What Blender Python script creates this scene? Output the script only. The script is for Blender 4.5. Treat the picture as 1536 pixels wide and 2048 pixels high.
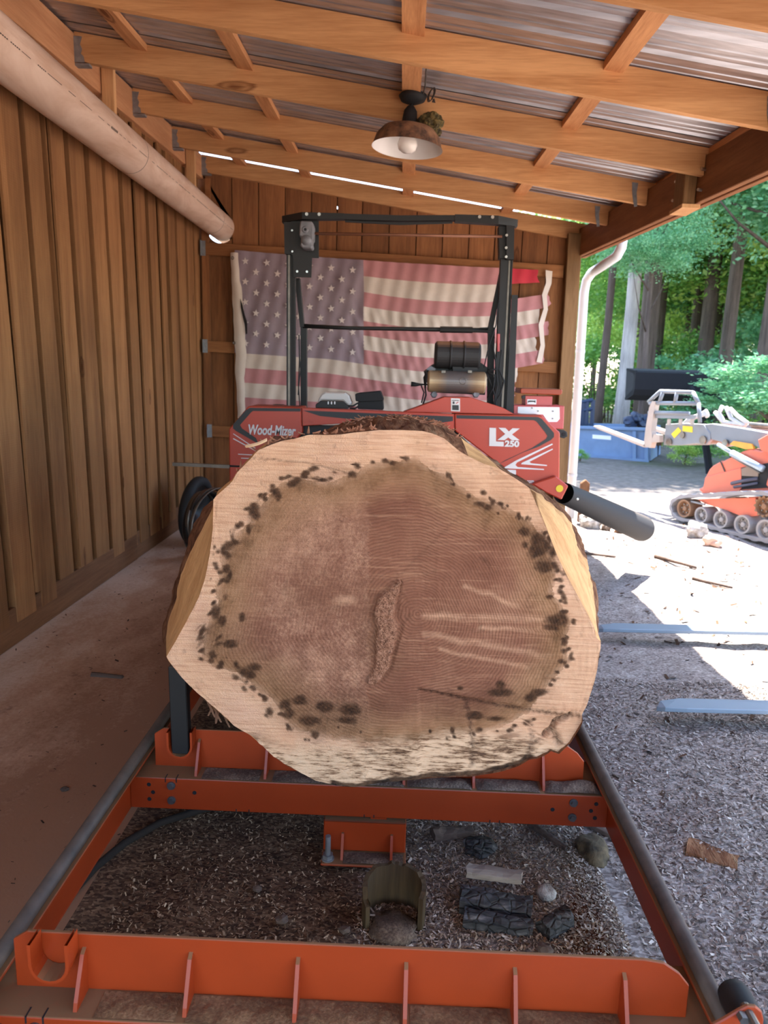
import bpy, bmesh, math, random
import numpy as np
from mathutils import Vector, Matrix, noise
for _o in list(bpy.data.objects): bpy.data.objects.remove(_o)
S = bpy.context.scene
COL = S.collection
rnd = random.Random(7)
R = math.radians

# ------------------------------------------------------------------ camera
CAM_H, FPX = 1.5, 1420.0
cd = bpy.data.cameras.new('camera'); cam = bpy.data.objects.new('camera', cd); COL.objects.link(cam)
CM = Matrix.Rotation(R(1.1), 3, 'Z') @ Matrix.Rotation(R(90 - 11.1), 3, 'X') @ Matrix.Rotation(R(1.8), 3, 'Z')
cam.matrix_world = Matrix.Translation((0, 0, CAM_H)) @ CM.to_4x4()
cd.sensor_fit = 'VERTICAL'; cd.sensor_height = 36.0; cd.lens = 36.0 * FPX / 2048
cd.clip_start = 0.05; cd.clip_end = 400
cd.dof.use_dof = True; cd.dof.focus_distance = 2.1; cd.dof.aperture_fstop = 5.0
S.camera = cam
# ------------------------------------------------------------------ sky, sun, exposure
W = bpy.data.worlds.new('sky'); S.world = W; W.use_nodes = True
_n = W.node_tree.nodes; _bg = _n['Background']
_sk = _n.new('ShaderNodeTexSky'); _sk.sky_type = 'NISHITA'; _sk.sun_disc = False
_sk.sun_elevation = R(62); _sk.sun_rotation = R(10); _sk.air_density = 1.0; _sk.dust_density = 1.0; _sk.ozone_density = 1.0
W.node_tree.links.new(_sk.outputs[0], _bg.inputs[0]); _bg.inputs[1].default_value = 0.33
sd = bpy.data.lights.new('sun', 'SUN'); sun = bpy.data.objects.new('sun', sd); COL.objects.link(sun)
sd.energy = 11.0; sd.angle = R(0.6); sd.color = (1.0, 0.95, 0.87)
sun.rotation_euler = Vector((-0.085, -0.34, -1.0)).to_track_quat('-Z', 'Y').to_euler()
V = S.view_settings; V.view_transform = 'Standard'; V.look = 'None'; V.gamma = 1.0; V.use_curve_mapping = False
V.exposure = 1.6
S.render.film_transparent = False

# ------------------------------------------------------------------ helpers
def U(px, py, Y):
    """where the photograph's pixel meets the upright plane at depth Y (1536x2048 frame)"""
    d = CM @ Vector(((px - 768) / FPX, -(py - 1024) / FPX, -1.0))
    return Vector((0, 0, CAM_H)) + d * (Y / d.y)
def G(px, py, Z=0.0):
    d = CM @ Vector(((px - 768) / FPX, -(py - 1024) / FPX, -1.0))
    return Vector((0, 0, CAM_H)) + d * ((Z - CAM_H) / d.z)
WL = {}
def wloc(o): return WL.get(o.name, Vector((0, 0, 0))) if o else Vector((0, 0, 0))
def place(o, c, parent):
    COL.objects.link(o)
    WL[o.name] = Vector(c)
    if parent is not None: o.parent = parent
    o.location = Vector(c) - wloc(parent)
def tag(o, label=None, cat=None, group=None, kind=None):
    if label: o['label'] = label
    if cat: o['category'] = cat
    if group: o['group'] = group
    if kind: o['kind'] = kind
    return o
def thing(name, label, cat, loc=(0, 0, 0), group=None):
    o = bpy.data.objects.new(name, None); o.empty_display_size = .1
    place(o, loc, None); return tag(o, label, cat, group)
def structure(name, label=None):
    o = bpy.data.objects.new(name, None); place(o, (0, 0, 0), None)
    return tag(o, label, kind='structure')
class MB:
    def __init__(s): s.v = []; s.f = []
    def add(s, vs, fs):
        b = len(s.v); s.v += [tuple(p) for p in vs]; s.f += [tuple(i + b for i in f) for f in fs]; return s
    def box(s, x0, x1, y0, y1, z0, z1):
        return s.add([(x0,y0,z0),(x1,y0,z0),(x1,y1,z0),(x0,y1,z0),(x0,y0,z1),(x1,y0,z1),(x1,y1,z1),(x0,y1,z1)],
                     [(0,3,2,1),(4,5,6,7),(0,1,5,4),(1,2,6,5),(2,3,7,6),(3,0,4,7)])
    def obox(s, a, b, wv, hv):
        """bar from a to b, half-width vectors wv, hv"""
        a, b, wv, hv = Vector(a), Vector(b), Vector(wv), Vector(hv)
        v = [p + i * wv + j * hv for p in (a, b) for i, j in ((-1,-1),(1,-1),(1,1),(-1,1))]
        fs = [(0,3,2,1),(4,5,6,7),(0,1,5,4),(1,2,6,5),(2,3,7,6),(3,0,4,7)]
        if (b - a).dot(wv.cross(hv)) < 0: fs = [f[::-1] for f in fs]
        return s.add(v, fs)
    def prism(s, poly, d):
        """planar polygon (3-D points) pushed along d"""
        poly = [Vector(p) for p in poly]; d = Vector(d); n = len(poly)
        nn = Vector((0, 0, 0))
        for i in range(n): nn += poly[i].cross(poly[(i + 1) % n])
        if nn.dot(d) > 0: poly = poly[::-1]
        v = poly + [p + d for p in poly]
        return s.add(v, [tuple(range(n)), tuple(range(2*n-1, n-1, -1))] + [(i, i + n, (i+1) % n + n, (i+1) % n) for i in range(n)])
    def tube(s, pts, r, n=10, caps=True, closed=False):
        pts = [Vector(p) for p in pts]; m = len(pts); rr = r if hasattr(r, '__len__') else [r] * m
        up = None; rings = []
        for i in range(m):
            if closed: t = pts[(i+1) % m] - pts[i-1]
            else: t = pts[min(i+1, m-1)] - pts[max(i-1, 0)]
            t.normalize()
            if up is None:
                up = Vector((0,0,1)) if abs(t.z) < .9 else Vector((1,0,0))
            a = t.cross(up).normalized(); up = a.cross(t).normalized()
            rings.append([pts[i] + (a * math.cos(2*math.pi*k/n) + up * math.sin(2*math.pi*k/n)) * rr[i] for k in range(n)])
        vs = [p for q in rings for p in q]; fs = []
        for i in range(m if closed else m - 1):
            j = (i + 1) % m
            for k in range(n): fs.append((i*n+k, i*n+(k+1) % n, j*n+(k+1) % n, j*n+k))
        if caps and not closed: fs += [tuple(range(n))[::-1], tuple(range((m-1)*n, m*n))]
        return s.add(vs, fs)
    def cyl(s, a, b, r0, r1=None, n=16): return s.tube([a, b], [r0, r0 if r1 is None else r1], n)
    def lathe(s, c, prof, n=24, ax='z'):
        c = Vector(c); vs = []
        for r, h in prof:
            for k in range(n):
                a = 2*math.pi*k/n; x, y = r*math.cos(a), r*math.sin(a)
                vs.append(c + (Vector((x, y, h)) if ax == 'z' else Vector((x, h, y)) if ax == 'y' else Vector((h, x, y))))
        fs = [(i*n+k, i*n+(k+1) % n, (i+1)*n+(k+1) % n, (i+1)*n+k) for i in range(len(prof)-1) for k in range(n)]
        return s.add(vs, fs)
    def sheet(s, rows):
        """grid of points (rows of equal length)"""
        m = len(rows[0]); vs = [p for r in rows for p in r]
        return s.add(vs, [(i*m+k, i*m+k+1, (i+1)*m+k+1, (i+1)*m+k) for i in range(len(rows)-1) for k in range(m-1)])
    def build(s, name, mat, parent=None, bevel=0, smooth=False, kind=None, label=None, seg=1):
        V3 = np.array(s.v, float); c = (V3.min(0) + V3.max(0)) / 2
        me = bpy.data.meshes.new(name); me.from_pydata([tuple(p) for p in V3 - c], [], s.f)
        if mat: me.materials.append(mat)
        if smooth: me.polygons.foreach_set('use_smooth', [True] * len(me.polygons))
        o = bpy.data.objects.new(name, me); place(o, c, parent)
        if bevel:
            b = o.modifiers.new('bevel', 'BEVEL'); b.width = bevel; b.segments = seg; b.limit_method = 'ANGLE'; b.angle_limit = R(40)
        if kind: o['kind'] = kind
        if label: o['label'] = label
        return o
def recalc(o):
    bm = bmesh.new(); bm.from_mesh(o.data); bmesh.ops.recalc_face_normals(bm, faces=bm.faces); bm.to_mesh(o.data); bm.free(); return o
def copy_tree(o, parent=None, off=(0, 0, 0)):
    c = o.copy(); COL.objects.link(c); WL[c.name] = wloc(o) + Vector(off)
    if parent is None: c.location = Vector(c.location) + Vector(off)
    else: c.parent = parent
    for ch in list(o.children): copy_tree(ch, c, off)
    return c
def blob(c, rx, ry, rz, seed, amp=.25, sub=3, fr=1.6):
    bm = bmesh.new(); bmesh.ops.create_icosphere(bm, subdivisions=sub, radius=1)
    sv = Vector((seed * 7.3, seed * 3.1, seed * 1.7)); m = MB()
    vs = []
    for v in bm.verts:
        d = v.co.normalized(); k = 1 + amp * noise.noise(d * fr + sv) + amp * .5 * noise.noise(d * fr * 3 + sv)
        vs.append((c[0] + d.x * rx * k, c[1] + d.y * ry * k, c[2] + d.z * rz * k))
    m.add(vs, [tuple(v.index for v in f.verts) for f in bm.faces]); bm.free(); return m

# ------------------------------------------------------------------ materials
def c8(r, g, b):
    f = lambda x: (x / 255 / 12.92) if x <= 10.3 else ((x / 255 + .055) / 1.055) ** 2.4
    return (f(r), f(g), f(b), 1.0)
class N:
    def __init__(s, name):
        s.m = bpy.data.materials.new(name); s.m.use_nodes = True; s.t = s.m.node_tree
        s.b = s.t.nodes['Principled BSDF']; s.out = s.t.nodes['Material Output']
    def link(s, v, sock):
        if hasattr(v, 'is_output'): s.t.links.new(v, sock)
        else: sock.default_value = v
    def add(s, t, ins=None, **props):
        n = s.t.nodes.new('ShaderNode' + t)
        for k, v in props.items(): setattr(n, k, v)
        for k, v in (ins or {}).items(): s.link(v, n.inputs[k])
        return n
    def bsdf(s, **k):
        for a, v in k.items(): s.link(v, s.b.inputs[a.replace('_', ' ')])
        return s
    def obj(s, spread=True):
        o = s.add('TexCoord').outputs['Object']
        if not spread: return o
        r = s.add('ObjectInfo').outputs['Random']
        mul = s.add('Math', {0: r, 1: 53.0}, operation='MULTIPLY').outputs[0]
        return s.add('VectorMath', {0: o, 1: mul}, operation='ADD').outputs[0]
    def mapped(s, vec, sc): return s.add('Mapping', {'Vector': vec, 'Scale': sc}).outputs[0]
    def noise(s, vec, scale=5., detail=4., rough=.55, dist=0., dim='3D'):
        return s.add('TexNoise', {'Vector': vec, 'Scale': scale, 'Detail': detail, 'Roughness': rough, 'Distortion': dist}).outputs[0]
    def ramp(s, fac, stops, interp='LINEAR'):
        n = s.add('ValToRGB', {'Fac': fac}); e = n.color_ramp.elements; n.color_ramp.interpolation = interp
        while len(e) < len(stops): e.new(.5)
        for i, (p, c) in enumerate(stops):
            e[i].position = p; e[i].color = c if hasattr(c, '__len__') else (c, c, c, 1)
        return n.outputs[0]
    def mix(s, fac, a, b, mode='MIX'):
        n = s.add('Mix', data_type='RGBA', blend_type=mode)
        s.link(fac, n.inputs[0]); s.link(a, n.inputs[6]); s.link(b, n.inputs[7]); return n.outputs[2]
    def math(s, op, a, b=0., cl=False):
        return s.add('Math', {0: a, 1: b}, operation=op, use_clamp=cl).outputs[0]
    def attr(s, name): return s.add('Attribute', attribute_name=name).outputs['Fac']
    def bump(s, h, strength=.3, dist=.01):
        s.link(s.add('Bump', {'Height': h, 'Strength': strength, 'Distance': dist}).outputs[0], s.b.inputs['Normal']); return s
def plain(name, col, rough=.6, metal=0., var=.12, scale=9., bump=0.):
    n = N(name); f = n.noise(n.obj(), scale, 5)
    lo = tuple(x * (1 - var) for x in col[:3]) + (1,); hi = tuple(min(1, x * (1 + var)) for x in col[:3]) + (1,)
    n.bsdf(Base_Color=n.ramp(f, [(.3, lo), (.7, hi)]), Roughness=rough, Metallic=metal)
    if bump: n.bump(f, bump)
    return n.m
def wood(name, dark, light, axis, knots=.0, vary=.22, fine=1., rough=.8, knotcol=c8(95, 48, 20), saw=0.):
    n = N(name); v = n.obj()
    k = {'x': (.55, 9, 9), 'y': (9, .55, 9), 'z': (9, 9, .55)}[axis]
    a = n.noise(n.mapped(v, k), 1.3, 6, .6, .6)
    f = n.noise(n.mapped(v, tuple(q * 6 for q in k)), 2.0, 3, .6)
    g = n.mix(.35, a, f)
    big = n.noise(v, 1.1, 2)
    col = n.ramp(g, [(.32, dark), (.62, light)])
    col = n.mix(n.math('MULTIPLY', n.ramp(big, [(.45, 0), (.7, 1)]), .35), col, tuple(x * .62 for x in dark[:3]) + (1,))
    rv = n.add('ObjectInfo').outputs['Random']
    val = n.math('MULTIPLY_ADD', rv, vary)
    n.t.nodes[-1].inputs[2].default_value = 1 - vary * .5
    col = n.add('HueSaturation', {'Color': col, 'Value': val}).outputs[0]
    if knots:
        kv = n.mapped(v, {'x': (.9, 3.4, 3.4), 'y': (3.4, .9, 3.4), 'z': (3.4, 3.4, .9)}[axis])
        d = n.add('TexVoronoi', {'Vector': kv, 'Scale': 1.0, 'Randomness': 1.0}).outputs['Distance']
        d = n.math('ADD', d, n.math('MULTIPLY', n.math('SUBTRACT', f, .5), .06))
        ring = n.ramp(d, [(knots * .35, 1), (knots * .6, .35), (knots * .8, .9), (knots, 0)])
        col = n.mix(n.math('MULTIPLY', ring, .8), col, knotcol)
    n.bsdf(Base_Color=col, Roughness=rough, Specular_IOR_Level=.25)
    h = f
    if saw:
        w = n.add('TexWave', {'Vector': n.mapped(v, {'x': (1, .12, .12), 'y': (.12, 1, .12), 'z': (.12, .12, 1)}[axis]), 'Scale': saw, 'Distortion': 1.5, 'Detail': 2}, wave_type='BANDS', bands_direction=axis.upper()).outputs[1]
        h = n.mix(.4, f, w)
    n.bump(h, .25 * fine, .004)
    return n.m
def painted(name, col, rough=.42, dust=.0, dustcol=c8(125, 95, 75), dirt=.25):
    n = N(name); v = n.obj(False)
    a = n.noise(v, 6, 5); b = n.noise(v, 45, 3)
    base = n.mix(n.math('MULTIPLY', n.ramp(a, [(.42, 0), (.75, 1)]), dirt), col, tuple(x * .55 for x in col[:3]) + (1,))
    nz = n.add('SeparateXYZ', {0: n.add('NewGeometry').outputs['Normal']}).outputs[2]
    up = n.math('MULTIPLY', n.ramp(nz, [(.55, 0), (.9, 1)]), n.ramp(n.mix(.5, a, b), [(.3, .7), (.5, 1)]))
    up = n.math('MULTIPLY', up, dust)
    n.bsdf(Base_Color=n.mix(up, base, dustcol), Roughness=n.math('MULTIPLY_ADD', up, .5)); n.t.nodes[-1].inputs[2].default_value = rough
    n.bump(b, .06, .002)
    return n.m

M = {}
M['rafter'] = wood('rafter_pine', c8(184, 126, 78), c8(226, 170, 116), 'x', knots=.13, vary=.18, fine=.4)
M['purlin'] = wood('purlin_pine', c8(182, 120, 76), c8(226, 164, 112), 'y', knots=.12, vary=.22, fine=.4)
M['beam'] = wood('beam_pine', c8(120, 76, 46), c8(154, 102, 64), 'y', knots=.10, vary=.15, fine=.5)
M['ledger'] = wood('ledger_pine', c8(190, 130, 90), c8(222, 164, 118), 'y', knots=.14, vary=.1, fine=.4)
M['pale_board'] = wood('fresh_pine', c8(196, 140, 92), c8(228, 178, 126), 'z', knots=.10, fine=.4)
M['wall_board'] = wood('rough_wall_board', c8(126, 84, 52), c8(164, 116, 74), 'z', knots=.07, vary=.34, fine=1., saw=26., knotcol=c8(80, 44, 24))
M['shade_toned_board'] = wood('shade_toned_wood', c8(66, 40, 26), c8(92, 58, 36), 'z', knots=.07, vary=.2, fine=1.2, saw=26.)  # dark tone paints the shadow strips between the wall boards into the colour
M['back_board'] = wood('stained_back_board', c8(108, 68, 42), c8(160, 106, 66), 'z', knots=.12, vary=.34, knotcol=c8(60, 30, 16))
M['girt'] = wood('girt_pine', c8(124, 78, 46), c8(164, 110, 68), 'x', knots=.12)
M['baseboard'] = wood('baseboard_plank', c8(100, 66, 44), c8(134, 94, 64), 'y', knots=.1)
M['post'] = wood('treated_post', c8(108, 78, 48), c8(146, 110, 74), 'z', knots=.1)
M['galv'] = plain('galvanised_steel', c8(150, 150, 152), .5, .6, .2, 30)
M['roof'] = None
def roof_mat():
    n = N('galvalume_roofing'); v = n.obj()
    a = n.noise(n.mapped(v, (.35, 16, 16)), 2.0, 3)
    n.bsdf(Base_Color=n.ramp(a, [(.3, c8(168, 166, 170)), (.7, c8(212, 210, 214))]), Metallic=.85,
           Roughness=n.math('MULTIPLY_ADD', a, .18)); n.t.nodes[-1].inputs[2].default_value = .33
    n.bump(a, .25, .004); return n.m
M['roof'] = roof_mat()
def pvc_mat():
    n = N('dusty_pvc'); v = n.obj(False)
    a = n.noise(n.mapped(v, (3, .8, 3)), 2.2, 5, .6, .8)
    n.bsdf(Base_Color=n.ramp(a, [(.3, c8(196, 158, 132)), (.55, c8(222, 192, 170)), (.75, c8(232, 208, 190))]), Roughness=.55)
    return n.m
M['pvc'] = pvc_mat()
M['ink'] = plain('dark_print', c8(72, 62, 56), .8)
M['orange'] = painted('orange_paint', c8(164, 58, 18), .42, 1.0, c8(134, 94, 60))
M['orange_clean'] = painted('orange_panel_paint', c8(190, 60, 36), .38, .35, dirt=.15)
M['black'] = painted('black_paint', c8(26, 24, 24), .55, .7, c8(120, 96, 78))
M['black_matte'] = plain('black_rubber', c8(26, 26, 28), .75)
M['decal_black'] = plain('black_decal', c8(36, 32, 34), .45)
M['decal_white'] = plain('white_decal', c8(228, 220, 216), .5, var=.04)
M['steel'] = plain('worn_steel', c8(120, 112, 104), .42, .7, .25, 14)
M['rail_bar'] = plain('round_track_bar', c8(84, 68, 58), .62, .12, .3, 20)
M['chrome'] = plain('bright_bolt', c8(200, 198, 194), .3, .9)
M['bolt'] = plain('grey_bolt', c8(120, 120, 120), .4, .8)
M['rod'] = plain('rusty_rod', c8(140, 92, 70), .5, .4)
M['grey_cast'] = plain('cast_gearbox', c8(120, 118, 122), .55, .3, .2, 20)
M['muffler'] = None
def muffler_mat():
    n = N('heat_stained_muffler'); v = n.obj(False)
    x = n.add('SeparateXYZ', {0: v}).outputs[0]
    e = n.math('ABSOLUTE', x); a = n.noise(v, 18, 4)
    e = n.math('ADD', e, n.math('MULTIPLY', a, .03))
    n.bsdf(Base_Color=n.ramp(e, [(.07, c8(118, 110, 108)), (.13, c8(158, 132, 104)), (.19, c8(196, 168, 132))]), Metallic=.5, Roughness=.45)
    return n.m
M['muffler'] = muffler_mat()
M['dusty_black'] = painted('dust_topped_black', c8(44, 40, 40), .6, .95, c8(176, 122, 86), dirt=.1)
M['white_plastic'] = painted('white_plastic', c8(206, 200, 196), .45, .8, c8(196, 160, 130), dirt=.1)
M['white_panel'] = plain('white_panel', c8(236, 236, 238), .4, var=.03)
M['red_box'] = plain('faded_red_enamel', c8(196, 84, 84), .4, var=.06)
M['yellow'] = plain('yellow_label', c8(232, 200, 40), .5, var=.05)
M['white_metal'] = plain('white_gutter_paint', c8(206, 206, 210), .35, var=.03)
# ================================================================== setting
WX = -2.04                                   # inner face of the left wall
def zr(x, y): return 2.955 + .034 * (y - 4.57) - .145 * x      # underside of the rafters
# ---- concrete floor
def slab_mat():
    n = N('sawdust_covered_concrete'); v = n.obj(False)
    x = n.add('SeparateXYZ', {0: n.add('TexCoord').outputs['Object']}).outputs[0]
    a = n.noise(n.mapped(v, (2.4, 1.2, 1)), 1.6, 7, .62); b = n.noise(v, 60, 4, .7); c = n.noise(v, 6, 5, .7)
    dust = n.math('ADD', n.math('MULTIPLY', x, .55), n.math('ADD', n.math('MULTIPLY', a, .9), n.math('MULTIPLY', b, .45)))
    col = n.ramp(dust, [(.36, c8(214, 190, 168)), (.58, c8(190, 154, 126)), (.84, c8(152, 112, 84))])
    col = n.mix(n.ramp(c, [(.64, 0), (.72, .55)]), col, c8(104, 62, 46))
    n.bsdf(Base_Color=col, Roughness=.9); n.bump(n.mix(.5, b, c), .35, .006); return n.m
fl = MB(); fl.box(-2.2, -.86, -2.5, 7.3, -.12, 0)
tag(fl.build('floor', slab_mat()), 'concrete slab dusted with red sawdust along the board wall', kind='structure')
# ---- ground
def gz(x, y):
    k = min(1, max(0, (x + .86) / .25))
    h = .028 * noise.noise((x * 1.3, y * 1.3, 3)) + .014 * noise.noise((x * 4.2, y * 4.2, 9)) + .007 * noise.noise((x * 11, y * 11, 2))
    r = .5 + .5 * min(1, max(0, (x - .75) / .5))
    s = max(0, min(1, (12 - y) / 4))
    return k * (h * r * (.4 + .6 * s) - .012)
def ground_mat():
    n = N('sawdust_and_dirt_ground'); v = n.obj(False)
    p = n.add('NewGeometry').outputs['Position']; sp = n.add('SeparateXYZ', {0: p})
    x, y = sp.outputs[0], sp.outputs[1]
    a = n.noise(p, 1.4, 6, .6); b = n.noise(p, 42, 5, .7); c = n.noise(n.mapped(p, (1, 1.6, 1)), 7, 6, .65)
    vor = n.add('TexVoronoi', {'Vector': n.mapped(p, (1, 1.7, 1)), 'Scale': 95.0}).outputs['Color']
    chip = n.add('SeparateColor', {0: vor}).outputs[0]
    pale = n.ramp(n.mix(.5, c, chip), [(.25, c8(112, 100, 94)), (.5, c8(150, 138, 130)), (.75, c8(184, 172, 164))])
    dark = n.ramp(n.mix(.45, c, chip), [(.3, c8(66, 48, 38)), (.55, c8(104, 80, 62)), (.8, c8(150, 122, 96))])
    k = n.math('ADD', x, n.math('MULTIPLY', n.math('SUBTRACT', a, .5), .5))
    k = n.math('ADD', n.math('MULTIPLY', k, .9), .3)
    col = n.mix(n.ramp(k, [(.15, 0), (.66, 1)]), dark, pale)
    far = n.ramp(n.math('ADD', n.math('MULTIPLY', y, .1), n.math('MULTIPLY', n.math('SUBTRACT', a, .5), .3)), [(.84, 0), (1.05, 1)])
    col = n.mix(far, col, n.ramp(c, [(.3, c8(96, 88, 82)), (.7, c8(140, 130, 122))]))  # rear yard is dirt, its colour also darkened to carry the tree shade
    # rust-brown wet streak beside the right rail
    def spot(cx, cy, rx, ry, ang):
        d = n.add('Mapping', {'Vector': p, 'Location': (0, 0, 0)}).outputs[0]
        q = n.add('VectorMath', {0: d, 1: (cx, cy, 0)}, operation='SUBTRACT').outputs[0]
        q = n.add('VectorRotate', {'Vector': q, 'Angle': ang}).outputs[0]
        q = n.add('VectorMath', {0: q, 1: (1 / rx, 1 / ry, 0)}, operation='MULTIPLY').outputs[0]
        l = n.add('VectorMath', {0: q}, operation='LENGTH').outputs['Value']
        return n.ramp(n.math('ADD', l, n.math('MULTIPLY', n.math('SUBTRACT', c, .5), .9)), [(.6, 1), (1.05, 0)])
    col = n.mix(n.math('MULTIPLY', spot(.565, 1.72, .075, .26, .12), .95), col, c8(98, 50, 22))
    col = n.mix(n.math('MULTIPLY', spot(.60, 2.0, .07, .12, .15), .7), col, c8(120, 92, 48))
    grass = n.math('MULTIPLY', n.ramp(n.noise(p, .55, 5), [(.52, 0), (.62, 1)]), n.ramp(n.math('MULTIPLY', y, .05), [(.62, 0), (.74, 1)]))
    col = n.mix(grass, col, c8(72, 92, 44))
    n.bsdf(Base_Color=col, Roughness=.95, Specular_IOR_Level=.15)
    n.bump(n.mix(.5, n.mix(.5, b, chip), c), .9, .012); return n.m
def axis_steps(lo, hi, fine_lo, fine_hi, st, grow=1.35):
    a = list(np.arange(fine_lo, fine_hi, st)); s = st; x = a[-1]
    while x < hi: s *= grow; x += s; a.append(x)
    s = st; x = a[0]
    while x > lo: s *= grow; x -= s; a.insert(0, x)
    return a
gx = [q for q in axis_steps(-.86, 60, -.86, 3.4, .03)]; gy = axis_steps(-12, 90, .9, 7.6, .03)
gm = MB(); gm.sheet([[(x, y, gz(x, y)) for x in gx] for y in gy])
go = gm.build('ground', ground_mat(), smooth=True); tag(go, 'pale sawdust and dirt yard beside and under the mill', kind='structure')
yl = MB(); yl.sheet([[(x, y, -.03) for x in (-60, -2.3)] for y in (-12, 90)])
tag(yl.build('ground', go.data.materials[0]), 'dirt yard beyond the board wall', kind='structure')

# ---- left wall
wl = structure('wall_left', 'left wall of overlapping vertical rough-sawn boards')
ys = [3.741, 4.003, 4.246, 4.521, 4.793, 5.054, 5.335, 5.562, 5.844, 6.091, 6.304, 6.562, 6.857, 7.11]
edges = [3.741 - .268 * k for k in range(16, 0, -1)] + ys + [7.30]
for i in range(len(edges) - 1):
    a, b = edges[i], edges[i + 1]; w = b - a
    z0 = .13; z1 = 3.56
    def lean(z): return -.042 * (z - 1.0)
    j = [rnd.uniform(-.012, .012) for _ in range(4)]
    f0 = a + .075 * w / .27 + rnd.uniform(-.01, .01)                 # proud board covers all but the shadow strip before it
    def board(y0, y1, x0, x1, zt, zb, jj, mt='wall_board'):
        m = MB(); n = 8; rows = []
        vs = []
        for k in range(n + 1):
            z = zb + (zt - zb) * k / n
            wob = .006 * noise.noise((y0 * 5, z * 1.3, 1)); wob2 = .006 * noise.noise((y1 * 5, z * 1.3, 7))
            l = lean(z)
            p0 = y0 + l + wob + jj[0] * (z - 1.6) / 1.6; p1 = y1 + l + wob2 + jj[1] * (z - 1.6) / 1.6
            vs += [(x0, p0, z), (x1, p0, z), (x1, p1, z), (x0, p1, z)]
        fs = [(0, 3, 2, 1), (n*4, n*4+1, n*4+2, n*4+3)]
        for k in range(n):
            q = k * 4
            for e in range(4): fs.append((q + e, q + (e+1) % 4, q + 4 + (e+1) % 4, q + 4 + e))
        m.add(vs, fs); o = m.build('board', M[mt], wl, bevel=.003)
        return recalc(o)
    board(f0, b + .004 + (.05 if i == len(edges) - 2 else 0), WX - .028, WX + .010 + rnd.uniform(0, .008), z1, z0 - rnd.uniform(0, .02), j)
    board(a - .05, f0 + .06, WX - .062, WX - .034, z1, z0 - .01, (0, 0), 'shade_toned_board')
# narrow battens nailed over three of the boards
for yb, wd in ((4.335, .045), (5.62, .05), (6.14, .04), (3.79, .05)):
    m = MB(); m.obox((WX + .026, yb + .02, .225), (WX + .026, yb - .1, 3.4), (.009, 0, 0), (0, wd / 2, 0)); m.build('batten', M['wall_board'], wl, bevel=.002)
bl = structure('baseboard_left', 'plank baseboard under the vertical boards')
for y0, y1, h, t in ((-.6, 2.0, .215, .035), (2.005, 5.36, .205, .035), (5.365, 7.28, .22, .03)):
    m = MB(); m.box(WX - .02, WX + t - .022, y0, y1, .002, h); m.build('plank', M['baseboard'], bl, bevel=.004)

# ---- back wall
YB = 7.30
wb = structure('wall_back', 'back wall of upright stained boards with horizontal girts')
xg = [-2.10, -1.71, -1.45, -1.19, -.935, -.685, -.44, -.175, .09, .346, .602, .853, 1.118, 1.368, 1.655]
hole_c = Vector((-1.81, 0, 2.835))
for i in range(len(xg) - 1):
    x0, x1 = xg[i] + .005, xg[i + 1] - .005
    d = rnd.uniform(0, .006)
    if i == 0:                                # this board is cut round the pipe
        zz = [(.02, 2.62)]
        hr_, hx, hz = .142, -1.822, 2.838
        arc = [(hx + hr_ * math.cos(t), hz + hr_ * math.sin(t)) for t in np.linspace(math.pi, 2 * math.pi, 15)]
        arc2 = [(hx + hr_ * math.cos(t), hz + hr_ * math.sin(t)) for t in np.linspace(math.pi, 0, 15)]
        for pa in ([(x0, -.05), (x1, -.05), (x1, hz)] + arc[::-1] + [(x0, hz)], [(x0, zr(x0, YB) + .13), (x1, zr(x1, YB) + .13), (x1, hz + .001)] + arc2[::-1] + [(x0, hz + .001)]):
            m = MB(); m.prism([(x, YB, z) for x, z in pa], (0, .022, 0)); m.build('board', M['back_board'], wb)
        continue
    x0b = x0
    zt0, zt1 = zr(x0, YB) + .13, zr(x1, YB) + .13
    m = MB(); m.prism([(x0, YB - d, -.05), (x1, YB - d, -.05), (x1, YB - d, zt1), (x0b, YB - d, zt0)], (0, .024, 0)); m.build('board', M['back_board'], wb)
for x in xg[1:-1]:                            # cover strips nailed outside over the gaps; one has a gap at eye level of the beam
    zt = zr(x, YB) + .10
    for z0, z1 in (((-.04, 3.045), (3.072, zt)) if abs(x + .685) < .01 else ((-.04, zt),)):
        m = MB(); m.box(x - .03, x + .03, YB + .0225, YB + .04, z0, z1); m.build('cover_strip', M['shade_toned_board'], wb)
def girt(a, b, h, br=True):
    a, b = Vector(a), Vector(b)
    m = MB(); m.obox(a, b, (0, .02, 0), (0, 0, h / 2)); o = m.build('girt', M['girt'], wb, bevel=.003)
    if br:
        m = MB(); m.box(a.x - .002, a.x + .035, a.y - .024, a.y - .0205, a.z - h / 2 - .01, a.z + h / 2 + .012)
        m.box(a.x - .006, a.x - .002, a.y - .06, a.y + .02, a.z - h / 2 - .01, a.z + h / 2 + .012)
        for q in (-.3, 0, .3): m.cyl((a.x + .018, a.y - .024, a.z + q * h), (a.x + .018, a.y - .028, a.z + q * h), .006, n=8)
        m.build('angle_bracket', M['galv'], o)
girt((-1.995, 7.262, 2.635), (1.53, 7.262, 2.515), .118)
girt((-1.99, 7.262, 1.705), (1.53, 7.262, 1.60), .108)
girt((-1.96, 7.262, .86), (1.53, 7.262, .80), .11)
m = MB(); m.box(-2.0, -1.93, 7.25, 7.29, .0, 3.2); m.build('corner_stud', M['back_board'], wb)

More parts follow.
